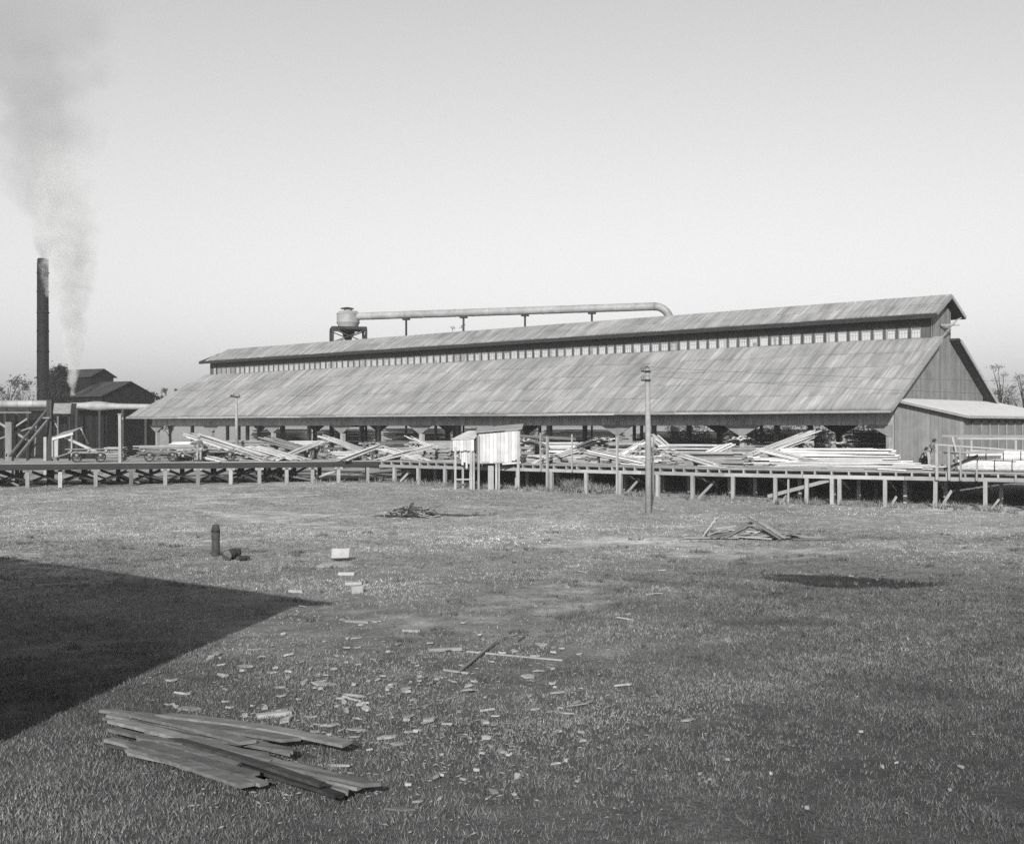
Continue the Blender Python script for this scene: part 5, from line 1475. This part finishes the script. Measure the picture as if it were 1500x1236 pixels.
# ------------------------------------------------------------------ smoke and steam
def smoke(name, label, spine, color, dens, scale, cut, aniso=.2, emit=None):
    """closed lumpy tube round a spine of (point, radius), filled with uneven smoke"""
    m, nt, b = nodes_of(name + '_air')
    nt.nodes.remove(b)
    pv = N(nt, 'ShaderNodeVolumePrincipled')
    pv.inputs['Color'].default_value = (color, color, color, 1)
    pv.inputs['Anisotropy'].default_value = aniso
    tc = N(nt, 'ShaderNodeTexCoord'); ge = N(nt, 'ShaderNodeNewGeometry')
    n1 = noise(nt, ge.outputs['Position'], scale, 4, .6)
    at_ = N(nt, 'ShaderNodeTexCoord')
    # falls off from the axis: distance to the spine, measured per height
    sx = N(nt, 'ShaderNodeSeparateXYZ'); nt.links.new(ge.outputs['Position'], sx.inputs[0])
    def curve(idx):
        zs = [s[0].z for s in spine]
        c = N(nt, 'ShaderNodeFloatCurve'); mp = c.mapping
        z0, z1 = zs[0], zs[-1]
        vals = [(s[0].x if idx == 0 else s[0].y if idx == 1 else s[1]) for s in spine]
        lo, hi = min(vals) - 1e-3, max(vals) + 1e-3
        cu = mp.curves[0]
        while len(cu.points) > 2: cu.points.remove(cu.points[-1])
        cu.points[0].location = (0, (vals[0] - lo) / (hi - lo)); cu.points[1].location = (1, (vals[-1] - lo) / (hi - lo))
        for z, v in list(zip(zs, vals))[1:-1]: cu.points.new((z - z0) / (z1 - z0), (v - lo) / (hi - lo))
        mp.update()
        nt.links.new(ramp(nt, sx.outputs[2], z0, z1, 0, 1), c.inputs['Value'])
        return ramp(nt, c.outputs[0], 0, 1, lo, hi)
    dx = mathn(nt, 'SUBTRACT', sx.outputs[0], curve(0)); dy = mathn(nt, 'SUBTRACT', sx.outputs[1], curve(1))
    rr = mathn(nt, 'SQRT', mathn(nt, 'ADD', mathn(nt, 'MULTIPLY', dx, dx), mathn(nt, 'MULTIPLY', dy, dy)))
    q = mathn(nt, 'DIVIDE', rr, curve(2))
    fall = mathn(nt, 'SUBTRACT', 1.0, q)
    k = mathn(nt, 'ADD', fall, mathn(nt, 'MULTIPLY', mathn(nt, 'SUBTRACT', n1, .5), cut))
    k = ramp(nt, k, .12, .75, 0, dens)
    # thins out with height
    hgt = ramp(nt, sx.outputs[2], spine[0][0].z, spine[-1][0].z, 1.0, 0.0)
    rad_k = mathn(nt, 'DIVIDE', spine[0][1] + .5, mathn(nt, 'ADD', curve(2), .5))
    k = mathn(nt, 'MULTIPLY', mathn(nt, 'MULTIPLY', k, rad_k), ramp(nt, hgt, 0.0, 0.45, 0.0, 1.0))
    nt.links.new(k, pv.inputs['Density'])
    nt.links.new(pv.outputs[0], nt.nodes['Material Output'].inputs['Volume'])
    MATS[name + '_air'] = m
    mb = MB(); nn = 14
    mb.tube([s[0] for s in spine], [s[1] * 1.1 for s in spine], nn)
    o = mb.build(name, name + '_air', None, loc=spine[0][0])
    # spine positions are world coordinates, so the mesh may sit anywhere
    props(o, label, name.split('_')[0], kind='stuff')
Y = 160.0; px = Y / F
smoke('steam_plume', 'white steam column rising in front of the dark mill', [(P(107, 579, Y), 4 * px), (P(107, 555, Y), 9 * px), (P(107, 530, Y), 14 * px), (P(107, 495, Y), 21 * px), (P(106, 450, Y), 31 * px), (P(103, 400, Y), 42 * px), (P(98, 340, Y), 52 * px), (P(92, 270, Y), 58 * px), (P(86, 190, Y), 62 * px)], .82, 2.6, .5, 2.0, 0.0)
Y = 178.5; px = Y / F
smoke('smoke_plume', 'dark smoke drifting up from the tall smokestack', [(P(63, 381, Y), 7 * px), (P(66, 372, Y), 12 * px), (P(68, 340, Y), 30 * px), (P(66, 290, Y), 56 * px), (P(60, 220, Y), 84 * px), (P(50, 140, Y), 112 * px), (P(40, 60, Y), 140 * px), (P(30, -120, Y), 180 * px)], .42, .42, .16, 2.4)
Y = 150.0; px = Y / F
smoke('steam_puff', 'small white steam puff beside the smokestack foot', [(P(33, 586, Y), 5 * px), (P(38, 580, Y), 9 * px), (P(46, 572, Y), 11 * px), (P(50, 565, Y), 7 * px), (P(52, 562, Y), 2 * px)], .9, 1.0, .6, 1.2)

# ------------------------------------------------------------------ building left of the camera whose shadow lies on the grass
def make_yard_house():
    tip = V(-4.5, 31.0, 0)
    sd = V(-sun_dir.x, -sun_dir.y, 0).normalized()
    he = 7.0; ln = he / math.tan(SUN_EL)
    e = tip - sd * ln
    mdir = V(-.77, .64, 0).normalized(); ndir = V(-mdir.y, mdir.x, 0)
    if ndir.y < 0: ndir = -ndir
    o = thing('yard_house', 'plain board building standing left of the viewer, its shadow on the grass', 'building', at(e + mdir * 12 - ndir * 6, 0))
    c0 = e + mdir * .85 - ndir * .35; ww, dd = 24, 12
    cs = [c0, c0 + mdir * ww, c0 + mdir * ww - ndir * dd, c0 - ndir * dd]
    for i in range(4):
        m = MB(); a, b = cs[i], cs[(i + 1) % 4]; n = int((b - a).length / .4)
        inn = (V(0, 0, 1).cross(b - a)).normalized() * .08
        for q in range(n):
            p0, p1 = a.lerp(b, q / n), a.lerp(b, (q + .97) / n)
            m.slab([at(p0, -.1), at(p1, -.1), at(p1, he), at(p0, he)], inn, random.random())
        m.build('wall', 'wall_board_wood', o)
    rz_ = he + 1.6
    r0 = [e, e + mdir * (ww + 1.6), e + mdir * (ww + 1.6) - ndir * (dd / 2 + .5), e - ndir * (dd / 2 + .5)]
    m = MB(); m.slab([at(r0[0], he), at(r0[1], he), at(r0[2], rz_), at(r0[3], rz_)], V(0, 0, -.12)); m.build('roof_slope', 'mill_roofing', o)
    r1 = [r0[3], r0[2], r0[2] - ndir * (dd / 2 + .5), r0[3] - ndir * (dd / 2 + .5)]
    m = MB(); m.slab([at(r1[0], rz_), at(r1[1], rz_), at(r1[2], he), at(r1[3], he)], V(0, 0, -.12)); m.build('roof_slope', 'mill_roofing', o)
make_yard_house()

# ------------------------------------------------------------------ thin haze added to lift the distant dark tones
def make_haze():
    m, nt, b = nodes_of('hazy_air'); nt.nodes.remove(b)
    pv = N(nt, 'ShaderNodeVolumePrincipled')
    pv.inputs['Color'].default_value = (.95, .95, .95, 1)
    pv.inputs['Density'].default_value = HAZE
    pv.inputs['Anisotropy'].default_value = 0.0
    nt.links.new(pv.outputs[0], nt.nodes['Material Output'].inputs['Volume'])
    MATS['hazy_air'] = m
    mb = MB(); mb.prism([(-260, -45), (260, -45), (260, 420), (-260, 420)], -1.2, 92)
    props(mb.build('haze', 'hazy_air'), 'thin haze in the air', 'haze', kind='stuff')
HAZE = 0.0003
make_haze()
